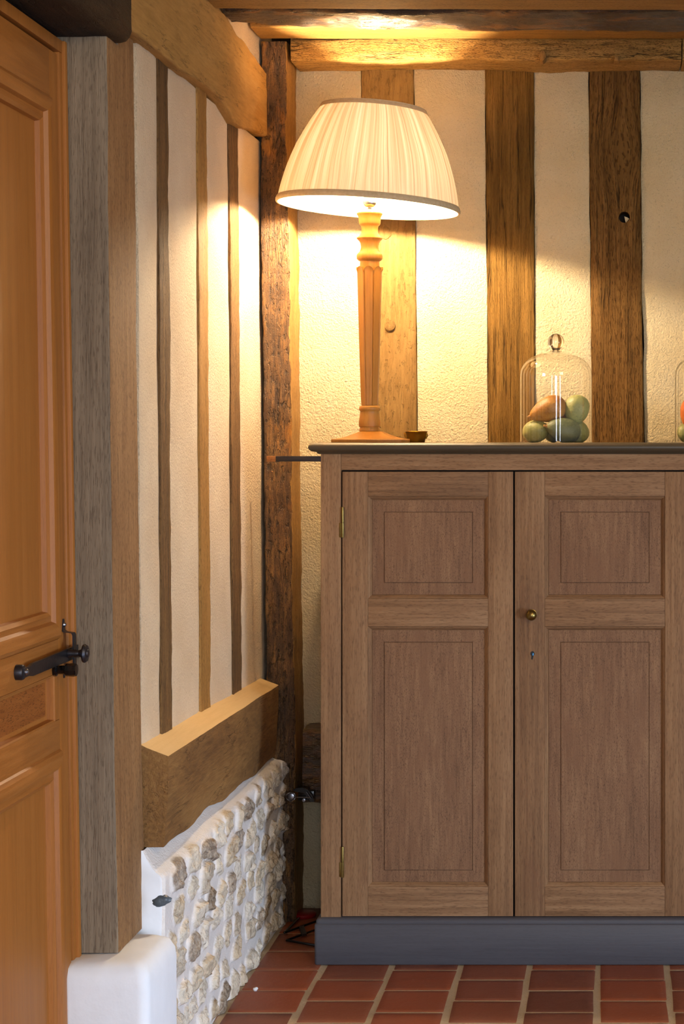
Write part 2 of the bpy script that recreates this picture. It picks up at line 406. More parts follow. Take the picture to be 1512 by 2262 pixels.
# floor: running bond of square terracotta tiles on grout
bm = bmesh.new()
box(bm, -1.4, 3.6, -2.4, 5.4, -.05, -.0016, 0, 1)
rt = random.Random(3)
colx0, cw = -.7215, .1697
for ci in range(-2, 24):
    xa = colx0+cw*(ci-1); y0 = (4.211 if ci % 2 == 0 else 4.134)
    ph = .168 if ci % 2 == 0 else .165
    k0 = int((y0-(.4))/ph)
    y = y0-k0*ph
    while y < 5.35:
        g = .0055; x0, x1 = xa+g+.001, xa+cw-g-.001; ya, yb = y+.0035, y+ph-.0035
        j = [rt.uniform(-.0022, .0022) for _ in range(8)]; dz = rt.uniform(-.0008, .0008)
        if x0 > -1.35:
            t = bmesh.new(); bmesh.ops.create_grid(t, x_segments=6, y_segments=6, size=.5)
            for v in t.verts:
                u, w = v.co.x+.5, v.co.y+.5
                MP = {0: 0, 1: .022, 2: .12, 3: .5, 4: .88, 5: .978, 6: 1}; iu_, iw_ = round(u*6), round(w*6); u, w = MP[iu_], MP[iw_]
                ax = x0+j[0]*(1-w)+j[1]*w; bx = x1+j[2]*(1-w)+j[3]*w
                ay = ya+j[4]*(1-u)*.6+j[5]*u*.6; by = yb+j[6]*(1-u)*.6+j[7]*u*.6
                e = min(u, 1-u, w, 1-w)
                # worn rounded corners
                cu, cvv = abs(u-.5)*2, abs(w-.5)*2
                rr = .006 if (cu > .99 and cvv > .99) else 0
                X = ax+(bx-ax)*u - math.copysign(rr*.5, u-.5)*(rr > 0); Y = ay+(by-ay)*w - math.copysign(rr*.35, w-.5)*(rr > 0)
                z = (.0 if e > .01 else -.0022)+dz+noise.noise(Vector((X, Y, ci))*16)*.0006
                v.co = Vector((X, Y, z))
            # pull the second ring out so the worn edge is narrow
            merge(bm, t, 0)
        y += ph
floor = tag(finish(bm, 'floor', [MT['tile'], MT['grout']], smooth=60), kind='structure')

# back wall: plaster panels between the studs over a dark backing
studs_back = [(798, 915, 843, 922), (1072, 1180, 1080, 1183), (1302, 1414, 1309, 1424)]
studs_back[0] = (798, 915, 803, 922)
ZT, ZS = Z_(158, YB), Z_(975, YB)
def stud_x(px_top, px_bot, z):
    k = (z-ZS)/(ZT-ZS); return X_(px_bot, YB)+(X_(px_top, YB)-X_(px_bot, YB))*k
def panel_x(bm, lo, hi, z0, z1, seed):
    ls = []
    n = 60; m = 10
    for i in range(n+1):
        z = z0+(z1-z0)*i/n
        a = lo(z)+noise.noise(Vector((seed, z*9, 0)))*.003+noise.noise(Vector((seed, z*40, 2)))*.0012
        b = hi(z)+noise.noise(Vector((seed+5, z*9, 0)))*.003+noise.noise(Vector((seed+5, z*40, 2)))*.0012
        row = [bm.verts.new((a, YB+.05, z))]
        for k in range(m+1):
            u = k/m; x = a+(b-a)*u
            y = YB+noise.noise(Vector((x*5, z*5, seed)))*.004+noise.noise(Vector((x*18, z*18, seed)))*.0012
            if k in (0, m): y += .003
            row.append(bm.verts.new((x, y, z)))
        row.append(bm.verts.new((b, YB+.05, z))); ls.append(row)
    for r1, r2 in zip(ls, ls[1:]):
        for k in range(len(r1)-1): bm.faces.new((r1[k], r1[k+1], r2[k+1], r2[k]))
bm = bmesh.new()
box(bm, -1.3, 3.6, YB+.075, YB+.2, 0, 2.75, 0, 1)
edges = [lambda z: -.90]
for a, b, c, d in studs_back:
    edges.append(lambda z, a=a, c=c: stud_x(a, c, z)-.0012); edges.append(lambda z, b=b, d=d: stud_x(b, d, z)+.0012)
for i in range(7):
    x = X_(1545+i*235, YB); edges.append(lambda z, x=x: x); edges.append(lambda z, x=x: x+.14)
edges.append(lambda z: 3.6)
for i in range(0, len(edges)-1, 2): panel_x(bm, edges[i], edges[i+1], .0, 2.75, i*1.7+.3)
wall_back = tag(finish(bm, 'wall_back', [MT['plaster'], MT['gap']], smooth=40), kind='structure')

labels = ['golden oak wall stud directly behind the lit table lamp, with a round wooden peg',
          'brown oak wall stud right of the lamp, running down behind the left glass cloche',
          'brown oak wall stud with a swirling knot and a dark drilled hole']
ST = []
for i, (a, b, c, d) in enumerate(studs_back):
    secs = [(z, stud_x(a, c, z), stud_x(b, d, z), YB-.003, YB+.07) for z in (.0, ZS, 1.6, ZT+.02)]
    bm = timber_bm('Z', secs, .003, .0022, i*3+1, step=.012, fine=.6)
    ST.append(tag(finish(bm, 'wall_stud', [MT[('stud_a', 'stud_b', 'stud_c')[i]]], smooth=50), labels[i], 'wall stud', 'oak studs in the back wall'))
for i in range(7):
    x = X_(1545+i*235, YB)+.001
    if i > 1: break
    bm = timber_bm('Z', [(0, x, x+.138, YB-.003, YB+.07), (ZT+.02, x, x+.138, YB-.003, YB+.07)], .003, .0022, 30+i)
    o = finish(bm, 'wall_stud', [MT['stud_b']], smooth=50)
    tag(o, ['brown oak wall stud just beyond the right glass cloche', 'brown oak wall stud furthest right of all'][i], 'wall stud', 'oak studs in the back wall')

# peg and sawn knot on the first stud, drilled hole in the third
def peg(px, py, Y, r, h, parent, mat, seed=0, sq=False, elong=1.0, name='peg'):
    bm = bmesh.new(); c = P(px, py, Y)
    mx = Matrix.Rotation(PI/2, 3, 'X')
    def rf(a, z): return 1+.13*noise.noise(Vector((math.cos(a)*1.3+seed, math.sin(a)*1.3, z*20))) if not sq else min(1.3, 1/max(abs(math.cos(a)), abs(math.sin(a))))*.92
    lathe(bm, [(r, -.02), (r, h*.8), (r*.9, h), (r*.45, h*1.05), (0, h*1.06)], c, 24, mtx=mx, rfun=rf)
    for v in bm.verts: v.co.z = c.z+(v.co.z-c.z)*elong
    return finish(bm, name, mat, parent, 50)
peg(862, 719, YB-.004, .0155, .006, ST[0], MT['stud_a'], 3)
peg(851, 514, YB-.004, .017, .003, ST[0], MT['stud_a'], 8, name='knot')
def cut(o, cutter):
    md = o.modifiers.new('b', 'BOOLEAN'); md.object = cutter; md.operation = 'DIFFERENCE'; md.solver = 'EXACT'
    bpy.context.view_layer.update()
    dg = bpy.context.evaluated_depsgraph_get()
    me = bpy.data.meshes.new_from_object(o.evaluated_get(dg)); o.modifiers.clear(); o.data = me
    bpy.data.objects.remove(cutter)
bm = bmesh.new(); hc = P(1380, 480, YB)
lathe(bm, [(0, -.05), (.0155, -.05), (.0155, .066), (0, .066)], hc, 28, mtx=Matrix.Rotation(-PI/2, 3, 'X'))
try: cut(ST[2], finish(bm, 'cutter', MT['gap'], None, 0))
except Exception as e: print('cut', e)
bm = bmesh.new(); hp = P(1379, 481, YB+.06); r_ = lambda: random.uniform(-.001, .001)
box(bm, hp.x-.016, hp.x+.016, YB+.060, YB+.064, hp.z-.016, hp.z+.016, .001)
finish(bm, 'hole_back', MT['gap'], ST[2])
bm = bmesh.new()
pts = [P(1380, 478, YB+.004), P(1386, 480, YB+.004), P(1391, 483, YB+.004), P(1388, 487, YB+.004), P(1383, 492, YB+.004)]
f0 = [bm.verts.new(p) for p in pts]; f1 = [bm.verts.new(p+Vector((0, .006, 0))) for p in pts]
bm.faces.new(f0); bm.faces.new(f1[::-1])
for k in range(4): bm.faces.new((f0[k], f0[(k+1) % 4], f1[(k+1) % 4], f1[k]))
tag(finish(bm, 'plaster_chip', MT['plaster'], ST[2], 0), 'pale chip of plaster in the drilled hole')
# flat round knot in the third stud
peg(1372, 338, YB-.001, .009, .0015, ST[2], MT['stud_c'], 12, name='knot', elong=1.2)

# left wall: plaster panels between studs, seen obliquely
studs_left = [(3.893, 3.985, 'stud_left'), (4.262, 4.362, 'stud_left_gold'), (4.615, 4.725, 'stud_left')]
bm = bmesh.new()
def panel_y(bm, y0, y1, z0, z1, seed, dx=0):
    n = 70; m = 8; ls = []
    for i in range(n+1):
        z = z0+(z1-z0)*i/n
        a = y0+noise.noise(Vector((seed, z*9, 0)))*.005; b = y1+noise.noise(Vector((seed+5, z*9, 0)))*.005
        row = [bm.verts.new((XW-.05, a, z))]
        for k in range(m+1):
            y = a+(b-a)*k/m
            x = XW+dx+leanL(z)+noise.noise(Vector((y*4, z*4, seed)))*.0025+noise.noise(Vector((y*20, z*20, seed)))*.0008
            if k in (0, m): x -= .002
            row.append(bm.verts.new((x, y, z)))
        row.append(bm.verts.new((XW-.05, b, z))); ls.append(row)
    for r1, r2 in zip(ls, ls[1:]):
        for k in range(len(r1)-1): bm.faces.new((r1[k], r1[k+1], r2[k+1], r2[k]))
ys = [3.742]+[v for s in studs_left for v in (s[0]+.001, s[1]-.001)]+[5.16]
for i in range(0, len(ys), 2): panel_y(bm, ys[i], ys[i+1], .0, 2.105, i+.7)
panel_y(bm, 3.745, 5.2, 2.12, 2.75, 9.1, .004)
box(bm, -1.25, XW-.075, 3.735, 5.3, 0, 2.75, 0, 1)
wall_left = tag(finish(bm, 'wall_left', [MT['plaster_left'], MT['gap']], smooth=40), kind='structure')
bm = bmesh.new(); box(bm, -1.3, -1.13, 2.5, 3.50, 0, 2.30, 0)  # unseen dark box added behind the door to block light
tag(finish(bm, 'wall_left', MT['gap']), kind='structure')
# wall nearer the camera, beyond the door
bm = bmesh.new(); box(bm, -1.25, XW, .2, 2.62, 0, 2.75, .003)
box(bm, -1.25, XW-.01, 2.62, 3.50, 2.35, 2.75, .003)
tag(finish(bm, 'wall_left', MT['plaster_left']), kind='structure')
LL = ['dark cracked oak stud in the left wall, nearest the grey door post',
      'pale golden oak stud in the left wall, middle one of three',
      'narrow brown oak stud in the left wall, nearest the dark corner post']
for i, (a, b, mt) in enumerate(studs_left):
    secs = [(z, XW-.06, XW+.003+leanL(z), a, b) for z in (.55, 1.3, 2.12)]
    o = finish(timber_bm('Z', secs, .004, .003, 40+i, step=.015, cell=.012, fine=.6), 'wall_stud', MT[mt], smooth=50)
    tag(o, LL[i], 'wall stud', 'oak studs in the left wall')

# ceiling
bm = bmesh.new(); box(bm, -1.3, 3.6, -.2, 5.35, 2.72, 2.8, 0)
tag(finish(bm, 'ceiling', MT['plaster_left']), kind='structure')

# ------------------------------------------------------------------ timbers
# top plate of the left wall
secs = [(3.60, -1.04, -.942, 2.098, 2.36), (3.75, -1.04, -.940, 2.098, 2.35), (4.0, -1.04, -.938, 2.096, 2.33), (4.25, -1.04, -.938, 2.108, 2.312), (4.36, -1.04, -.938, 2.112, 2.322),
        (4.46, -1.04, -.938, 2.106, 2.318), (4.6, -1.04, -.938, 2.085, 2.30), (4.7, -1.04, -.938, 2.09, 2.305), (4.9, -1.04, -.938, 2.112, 2.290), (4.99, -1.04, -.938, 2.112, 2.285)]
o = finish(timber_bm('Y', secs, .006, .004, 51, step=.012, fine=.5), 'wall_plate_beam', MT['plate_left'], smooth=50)
tag(o, 'broad golden oak beam along the top of the left wall, above the striped plaster', 'beam')
# back wall plate with two pegs
secs = [(X_(643, 5.0), 5.0, 5.15, 2.318, 2.382), (X_(1100, 5.), 4.985, 5.15, 2.318, 2.382), (X_(1506, 5.0), 4.99, 5.15, 2.32, 2.382)]
plate = finish(timber_bm('X', secs, .010, .005, 61, step=.015, fine=.7), 'wall_plate_beam', MT['beam_gold'], smooth=50)
tag(plate, 'rough golden oak beam along the top of the back wall with two protruding pegs', 'beam')
peg(1200, 126, 4.985, .010, .02, plate, MT['post_side'], 1, elong=1.5)
peg(1363, 132, 4.985, .008, .018, plate, MT['post_side'], 5, sq=True)
secs = [(X_(1509, 5.0), 4.99, 5.15, 2.32, 2.382), (X_(2300, 5.0), 4.99, 5.15, 2.32, 2.382)]
o = finish(timber_bm('X', secs, .010, .005, 63), 'wall_plate_beam', MT['beam_gold'], smooth=50)
tag(o, 'end of the next golden beam at the top right corner of the back wall, past a dark joint', 'beam')
# ceiling beams
secs = [(XW+.003, 4.84, 4.985, 2.374, 2.52), (0, 4.845, 4.985, 2.374, 2.52), (2.0, 4.84, 4.985, 2.374, 2.52)]
o = finish(timber_bm('X', secs, .005, .002, 71, step=.02), 'ceiling_beam', MT['beam_mid'], smooth=50)
tag(o, 'smooth brown ceiling beam directly above the back wall plate', 'beam', 'ceiling beams')
secs = [(-.952, 4.50, 4.61, 2.334, 2.50), (-.80, 4.50, 4.66, 2.334, 2.50), (-.5, 4.51, 4.70, 2.332, 2.50), (0, 4.50, 4.70, 2.334, 2.50), (2.0, 4.50, 4.69, 2.332, 2.50)]
o = finish(timber_bm('X', secs, .010, .006, 72, step=.012, fine=.9), 'ceiling_beam', MT['beam_dark'], smooth=50)
tag(o, 'blackened worm-eaten ceiling beam above the lamp, lit from below', 'beam', 'ceiling beams')
secs = [(X_(457, 4.3), 4.2, 4.36, 2.3105, 2.4), (1.8, 4.2, 4.36, 2.302, 2.4)]
o = finish(timber_bm('X', secs, .004, .002, 73, step=.03), 'ceiling_beam', MT['beam_mid'], smooth=50)
tag(o, 'light brown ceiling beam whose lower edge just shows along the top of the photo', 'beam', 'ceiling beams')
# corner post
def cpx(l, r, py, Y=5.0): return (Z_(py, Y), X_(l, Y), X_(r, Y), Y, 5.15)
secs = [(0, X_(590, 5), X_(652, 5), 5.0, 5.15)]+[cpx(*q) for q in ((590, 653, 2000), (590, 652, 1700), (588, 652, 1560), (586, 647, 1300), (584, 645, 1100), (582, 643, 900), (580, 641, 700), (578, 640, 500), (577, 632, 300), (577, 634, 98))]
secs[-1] = (2.372,)+secs[-1][1:]
bm = timber_bm('Z', secs, .005, .004, 81, step=.012, fine=.9)
bm.normal_update()
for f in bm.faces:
    if f.normal.x > .75: f.material_index = 1  # lamp-lit right side: the light is put into a paler wood
post = finish(bm, 'corner_post', [MT['post_dark'], MT['post_side']], smooth=50)
tag(post, 'dark worm-eaten oak corner post between the left and back walls', 'post')
# low rail on back wall between corner post and cabinet
secs = [(X_(668, 5.0), 5.01, 5.15, .316, .515), (-.2, 5.01, 5.15, .316, .515)]
o = finish(timber_bm('X', secs, .012, .005, 83, fine=.9), 'wall_rail', MT['beam_dark'], smooth=50)
tag(o, 'short dark oak rail low on the back wall, between the corner post and the cabinet', 'beam')

# door post (grey front, brown side) and its stone plinth
def dp(py, l, r, b):
    return (Z_(py, 3.52), X_(l, 3.52), X_(r, 3.52))
secs = []
for z, l, r in ((.3256, 176, 261), (.93, 166, 249), (1.5, 152, 242), (2.064, 141, 236)):
    secs.append((z, X_(l, 3.52)-.02, X_(r, 3.52), 3.52, 3.722))
bm = timber_bm('Z', secs, .004, .002, 91, step=.02)
timber_bm('Z', [(2.062, -1.04, X_(236, 3.52)-.001, 3.60, 3.722), (2.34, -1.04, X_(234, 3.52)-.004, 3.60, 3.722)], .004, .002, 92, bm=bm)
bm.normal_update()
for f in bm.faces:
    if f.normal.x > .75: f.material_index = 1
o = finish(bm, 'door_post', [MT['post_grey'], MT['post_brown']], smooth=50)
tag(o, 'upright oak door post with weathered grey front and brown side', 'post')
# dark lintel over the door
secs = [(2.3, -1.25, -.936, 2.062, 2.30), (3.2, -1.25, -.936, 2.064, 2.30), (3.52, -1.25, -.937, 2.064, 2.30), (3.585, -1.25, -.937, 2.064, 2.30), (3.612, -1.25, -.95, 2.07, 2.30)]
o = finish(timber_bm('Y', secs, .022, .005, 95, step=.015), 'door_lintel', MT['lintel'], smooth=50)
tag(o, 'near-black oak lintel beam above the honey oak door in the top left corner', 'beam')

bm = bmesh.new()
rectloft(bm, -1.03, -.885, 3.468, 3.66, [(.018, 0), (.018, .28), (.016, .300), (.008, .316), (-.008, .324), (-.06, .3235)], rad=.022, cs=5)
for v in bm.verts: v.co += noise.noise_vector(v.co*8)*.004
o = finish(bm, 'post_plinth', MT['white_stone'], smooth=60)
tag(o, 'whitewashed stone block under the foot of the door post, bottom left', 'stone block')

# sill beam of the left wall, sloping top in a paler wood
bm = bmesh.new(); rings = []
NY = 90
for i in range(NY+1):
    y = 3.732+(4.985-3.732)*i/NY; k = i/NY
    tb = .690-.028*k; tf = .662-.022*k; xf = -.899-.007*k
    zb = .478-.034*k+0.005*math.exp(-((y-4.12)/.12)**2)+.004*math.sin(y*17)
    sec = []
    N1 = 6
    for q in range(N1+1): sec.append((-.965+(xf+.965)*q/N1, tb+(tf-tb)*q/N1, 1))
    N2 = 16
    for q in range(1, N2+1): sec.append((xf-(.010*(q/N2)**3), tf+(zb-tf)*q/N2, 0))
    for q in range(1, N1+1): sec.append((xf-.01-(.965+xf-.01)*q/N1, zb, 0))
    row = []
    for (x, z, tt) in sec:
        c = Vector((x, y, z)); d = noise.noise_vector(c*5)*.003+noise.noise_vector(c*22)*(.0016 if not tt else .0004)
        if x < -.95: d *= .2
        row.append(bm.verts.new(c+d))
    rings.append(row)
for a, b in zip(rings, rings[1:]):
    for k in range(len(a)-1):
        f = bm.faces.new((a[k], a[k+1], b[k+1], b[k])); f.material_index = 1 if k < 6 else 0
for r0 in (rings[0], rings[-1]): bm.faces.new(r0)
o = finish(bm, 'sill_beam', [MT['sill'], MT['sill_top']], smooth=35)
tag(o, 'thick golden oak sill beam across the left wall, resting above the flint wall', 'beam')

# flint wall below the sill
def stone_wall():
    rs = random.Random(11); cs = []
    z = .028; row = 0
    while z < .46:
        y = 3.68+rs.uniform(0, .1)
        hgt = rs.uniform(.050, .066)
        while y < 5.08:
            w = rs.uniform(.075, .14)
            cs.append((y+w/2, z+rs.uniform(-.010, .010), w/2*.98, hgt/2*1.02, rs.uniform(-.5, .5), rs.random(), rs.uniform(.003, .012), rs.uniform(-.10, .10), rs.uniform(-.16, .16)))
            y += w+rs.uniform(.003, .016)
        z += hgt+.006; row += 1
    def H(y, z):
        best = -9; bs = None
        wv = noise.noise_vector(Vector((y*16, z*16, 1)))*.013+noise.noise_vector(Vector((y*45, z*45, 4)))*.004
        yy, zz = y+wv.x*1.3, z+wv.y*1.2
        for s in cs:
            dy = yy-s[0]
            if abs(dy) > .13: continue
            dz = zz-s[1]
            if abs(dz) > .06: continue
            ca, sa = math.cos(s[4]*.5), math.sin(s[4]*.5)
            a = (dy*ca+dz*sa)/s[2]; b = (-dy*sa+dz*ca)/s[3]
            d = 1-(abs(a)**2.6+abs(b)**2.6)**(1/2.6)
            if d > best: best = d; bs = s
        if bs is None: return 0, 0, 0
        m = max(0, min(1, best/.34)); m = m*m*(3-2*m)
        dy, dz = yy-bs[0], zz-bs[1]
        fac = noise.cell(Vector((y*55+bs[5]*30, z*55, 0)))
        rough = noise.fractal(Vector((y*30, z*30, bs[5]*9)), .8, 2.2, 4)
        ridg = abs(noise.noise(Vector((y*38, z*26, bs[5]*20))))
        h = m*(bs[6]+.003+bs[7]*dy+bs[8]*dz+rough*.006-ridg*.012+fac*.003)
        return h, m, bs[5]
    bm = bmesh.new(); lay = bm.loops.layers.float_color.new('stone')
    info = {}
    ys = [3.705+.0055*i for i in range(int((5.0-3.705)/.0055)+1)]
    NZ = 108; rows = []
    for y in ys:
        k = (y-3.705)/1.295; ztop = .432+.004*k
        L = []
        for j in range(NZ+1):
            z = ztop*j/NZ
            h, m, t = H(y, z)
            e = max(0, min(1, (y-3.705)/.05)); h *= e
            near = max(0, 1-(ztop-z)/.012); x = -.899+h+noise.noise(Vector((y*12, z*12, 3)))*.0025-near*near*.006
            x += .003*k
            v = bm.verts.new((x, y, z)); info[v] = (m*e, t); L.append(v)
        # mortar flaunching up to the sill
        for q in range(1, 6):
            z = ztop+(.468-.028*k-ztop+.012)*(q/5)**1.5; x = -.905-.036*(q/5)
            v = bm.verts.new((x+noise.noise(Vector((y*20, q, 3)))*.002, y, z)); info[v] = (max(0, info[L[-1]][0]*(1-q/1.6)), info[L[NZ]][1]); L.append(v)
        rows.append(L)
    for a, b in zip(rows, rows[1:]):
        for j in range(len(a)-1): bm.faces.new((a[j], b[j], b[j+1], a[j+1]))
    # near end, plastered, facing the camera
    L0 = rows[0]; prev = L0
    for q in range(1, 13):
        cur = []
        for v in L0:
            x = v.co.x+(-.965-v.co.x)*q/12; c = Vector((x, 3.700-.004*math.sin(q/12*3)+noise.noise(Vector((x*25, 0, v.co.z*25)))*.004, v.co.z))
            nv = bm.verts.new(c); info[nv] = (0, 0); cur.append(nv)
        for j in range(len(cur)-1):
            f = bm.faces.new((prev[j], prev[j+1], cur[j+1], cur[j])); f.material_index = 1 if q > 1 else 0
        prev = cur
    for f in bm.faces:
        for lp in f.loops:
            a, t = info[lp.vert]; lp[lay] = (a, t, 0, 1)
    return bm
sw = finish(stone_wall(), 'flint_wall', [MT['stone'], MT['white_stone']], smooth=45)
tag(sw, 'rough low wall of pale flints in lime mortar beneath the golden sill beam', 'stone wall')
# single dark flint in its plastered end
bm = bmesh.new(); c = P(355, 1990, 3.70)
bmesh.ops.create_icosphere(bm, subdivisions=3, radius=1)
for v in bm.verts:
    n = 1+.25*noise.noise(v.co*2.2)+.1*noise.noise(v.co*6)
    v.co = Vector((c.x+v.co.x*.021*n, c.y+v.co.y*.008*n, c.z+(v.co.z*.011+v.co.x*.002)*n))
tag(finish(bm, 'dark_flint', plain('dark_flint', '4c555c', .35, 0, 120, .4, var=.4), sw, 40), 'single dark grey flint')

# ------------------------------------------------------------------ door
door = thing('door_1', (-1.05, 3.1, 0), None, None); door['kind'] = 'structure'
XD = -1.030
def ld(z): return -.016*(z-.9)
def dmap(u, v, w): return Vector((XD+w+ld(v), u, v))
bm = bmesh.new()
def dbox(bm, y0, y1, z0, z1, x0, x1, bev=.0015, mat=0):
    t = bmesh.new(); box(t, x0, x1, y0, y1, z0, z1, bev)
    for v in t.verts: v.co.x += ld(v.co.z)
    merge(bm, t, mat)
YL, YR = 2.70, 3.482
YI, YO = 2.81, 3.433          # stiles' inner edges
dbox(bm, YO, YR, .02, 2.022, XD-.035, XD, .002, 0)
dbox(bm, YL, YI, .02, 2.022, XD-.035, XD, .002, 0)
rails = [(.02, .14), (.727, .782), (.868, .930), (1.935, 2.022)]
for a, b in rails: dbox(bm, YI-.001, YO+.001, a, b, XD-.035, XD-.0003, .001, 1)
leaf = finish(bm, 'door_leaf', [MT['door'], MT['door_h']], door, 35)
prof = [(0, -.001), (.003, .004), (.010, .0085), (.022, .0095), (.032, .006), (.036, -.002), (.040, -.002), (.047, .001), (.054, -.003), (.056, -.012), (.058, -.012)]
mts = [(1, 0)]*len(prof); mts[-1] = (2, 2)
for (a, b) in ((.930, 1.935), (.14, .727)):
    bm = bmesh.new(); ringpanel(bm, dmap, YI, YO, a, b, prof, mats=[(1, 0)]*10+[(2, 2)])
    finish(bm, 'door_panel', [MT['door'], MT['door_h'], MT['door_panel']], leaf, 25)
bm = bmesh.new(); ringpanel(bm, dmap, YI, YO-.028, .782, .868, [(0, 0), (.003, -.002), (.004, -.014), (.012, -.014)], mats=[(1, 0)]*3+[(2, 2)])
finish(bm, 'door_panel', [MT['door'], MT['door_h'], MT['door_red']], leaf, 25)
bm = bmesh.new(); dbox(bm, YO-.028, YO+.001, .7825, .8675, XD-.03, XD-.0005, .001, 0)
finish(bm, 'door_lipping', MT['door'], leaf, 25)
# jamb strips and head
bm = bmesh.new()
dbox(bm, 3.486, 3.503, 0, 2.028, XD-.05, XD+.003, .002)
dbox(bm, 3.503, 3.519, 0, 2.052, XD-.05, XD+.009, .003)
dbox(bm, 2.66, 3.503, 2.028, 2.052, XD-.05, XD+.004, .002)
dbox(bm, 2.64, 2.695, 0, 2.052, XD-.05, XD+.006, .002)
finish(bm, 'door_frame', MT['door'], door, 35)
# latch: flat bar, keeper strap, round knob, thumb turn
def xs(z, w): return XD+ld(z)+w
zl = .905
bm = bmesh.new()
y0, y1 = 3.185, 3.505
N = 20; A = []
for i in range(N+1):
    k = i/N; y = y0+(y1-y0)*k; z = .885+.030*k if False else .898+.002*k
    hw = .011 if k > .10 else (.004 if k < .05 else .008)
    hw += .001*k
    if k < .04: hw = .0085
    A.append((y, z, hw))
loops = []
for (y, z, hw) in A:
    loops.append([bm.verts.new((xs(z, w), y, zz)) for (w, zz) in ((.010, z-hw), (.015, z-hw), (.0155, z+hw), (.010, z+hw))])
for a, b in zip(loops, loops[1:]):
    for k in range(4): bm.faces.new((a[k], a[(k+1) % 4], b[(k+1) % 4], b[k]))
bm.faces.new(loops[0]); bm.faces.new(loops[-1])
# nib at the tip
tube(bm, [(xs(zl, .013), 3.50, .892), (xs(zl, .014), 3.512, .891), (xs(zl, .018), 3.520, .895)], .004)
bar = finish(bm, 'latch_bar', MT['black_iron'], door, 30)
mxX = Matrix.Rotation(PI/2, 3, 'Y')
def disc(parent, name, y, z, w0, prof, mat, seg=24):
    bm = bmesh.new(); lathe(bm, prof, (xs(z, w0), y, z), seg, mtx=mxX); return finish(bm, name, mat, parent, 35)
disc(bar, 'pivot', 3.190, .899, 0, [(0, 0), (.0135, 0), (.0135, .010), (.012, .013), (.006, .014), (0, .0145)], MT['black_iron'])
disc(bar, 'screw', 3.196, .899, .014, [(0, 0), (.006, 0), (.0055, .003), (.003, .0052), (0, .0058)], MT['steel'])
kp = [(.942, .002, .008), (.932, .002, .008)]
bm = bmesh.new()
path = [(.965, .002), (.944, .002), (.941, .006), (.939, .020), (.935, .022), (.880, .022), (.877, .020), (.875, .006), (.872, .002), (.855, .002)]
LP = []
for i, (z, w) in enumerate(path):
    hw = .0085 if 0 < i < len(path)-1 else .003
    LP.append([bm.verts.new((xs(z, w), 3.462-hw, z)), bm.verts.new((xs(z, w), 3.462+hw, z)), bm.verts.new((xs(z, w-.0025), 3.462+hw, z-.0005)), bm.verts.new((xs(z, w-.0025), 3.462-hw, z-.0005))])
for a, b in zip(LP, LP[1:]):
    for k in range(4): bm.faces.new((a[k], a[(k+1) % 4], b[(k+1) % 4], b[k]))
bm.faces.new(LP[0]); bm.faces.new(LP[-1])
keep = finish(bm, 'latch_keeper', MT['black_iron'], door, 30)
scr = [(0, 0), (.0045, 0), (.004, .002), (.002, .0038), (0, .0042)]
disc(keep, 'screw', 3.462, .954, .002, scr, MT['steel']); disc(keep, 'screw', 3.462, .864, .002, scr, MT['steel'])
disc(door, 'latch_knob', 3.438, .903, .014, [(0, 0), (.007, 0), (.008, .004), (.0065, .010), (.0075, .016), (.006, .022), (.0085, .028), (.0165, .030), (.0175, .033), (.015, .037), (.008, .038), (.007, .040), (0, .041)], MT['black_iron'], 32)
kn = disc(door, 'thumb_turn', 3.402, .877, .0, [(0, 0), (.012, 0), (.012, .005), (.008, .008), (.008, .02), (.0115, .022), (.0125, .036), (.011, .042), (0, .043)], MT['black_gloss'], 8)

# ------------------------------------------------------------------ cabinet
YC = 4.60
def cx(px): return X_(px, YC)
def cz(py): return Z_(py, YC)
cab = thing('cupboard', (0, 4.86, 0), 'tall oak cupboard with panelled doors, umber painted top and charcoal plinth', 'cupboard')
XR = cx(2352)
bm = bmesh.new()
box(bm, cx(709)+.002, XR-.002, YC+.026, 4.985, .05, 1.262, .001, 2)
for a, b in ((709, 753.5), (2308, 2352)): box(bm, cx(a), cx(b), YC, YC+.03, .105, 1.2635, .0015, 0)
box(bm, cx(709), cx(709)+.018, YC+.028, 4.99, .05, 1.2635, .001, 0)
box(bm, XR-.018, XR, YC+.028, 4.99, .05, 1.2635, .001, 0)
box(bm, cx(753.8), cx(2307.7), YC+.0004, YC+.03, cz(1038.5), 1.2635, .001, 1)
finish(bm, 'carcass', [MT['cab_v'], MT['cab_h'], MT['cab_in']], cab, 35)
bm = bmesh.new()
rectloft(bm, cx(709), XR, YC, 4.995, [(-.02, 1.2625), (.004, 1.2630), (.008, 1.2645), (.010, 1.268), (.016, 1.2690), (.022, 1.2705), (.0265, 1.2745), (.028, 1.2795), (.0265, 1.2850), (.022, 1.2890), (.014, 1.2910), (-.02, 1.2912)], rad=.006, cs=4)
tag(finish(bm, 'cupboard_top', MT['top_paint'], cab, 50), 'umber painted moulded top')
bm = bmesh.new()
rectloft(bm, cx(709), XR, YC, 4.96, [(.013, .001), (.014, .004), (.014, .098), (.0125, .1005), (.0105, .1015), (.0105, .108), (.008, .1125), (.0, .1155), (-.02, .1157)], rad=.007, cs=4)
tag(finish(bm, 'plinth', MT['paint'], cab, 40), 'charcoal painted plinth')
# slim bar sticking out of the left side
bm = bmesh.new(); Yb = 4.86
box(bm, X_(610, Yb), cx(709)+.006, Yb-.006, Yb+.006, Z_(1019.5, Yb), Z_(1007.5, Yb), .0012, 0)
box(bm, X_(590, Yb), X_(610.5, Yb), Yb-.0063, Yb+.0063, Z_(1020, Yb), Z_(1007.3, Yb), .0015, 1)
tag(finish(bm, 'side_bar', [MT['black_iron'], wood('copper_brown_tip', '6a4020', '8d5c30', 'a06c3c', 'X', bump=.1)], cab, 35), 'dark flat bar with a copper brown tip')

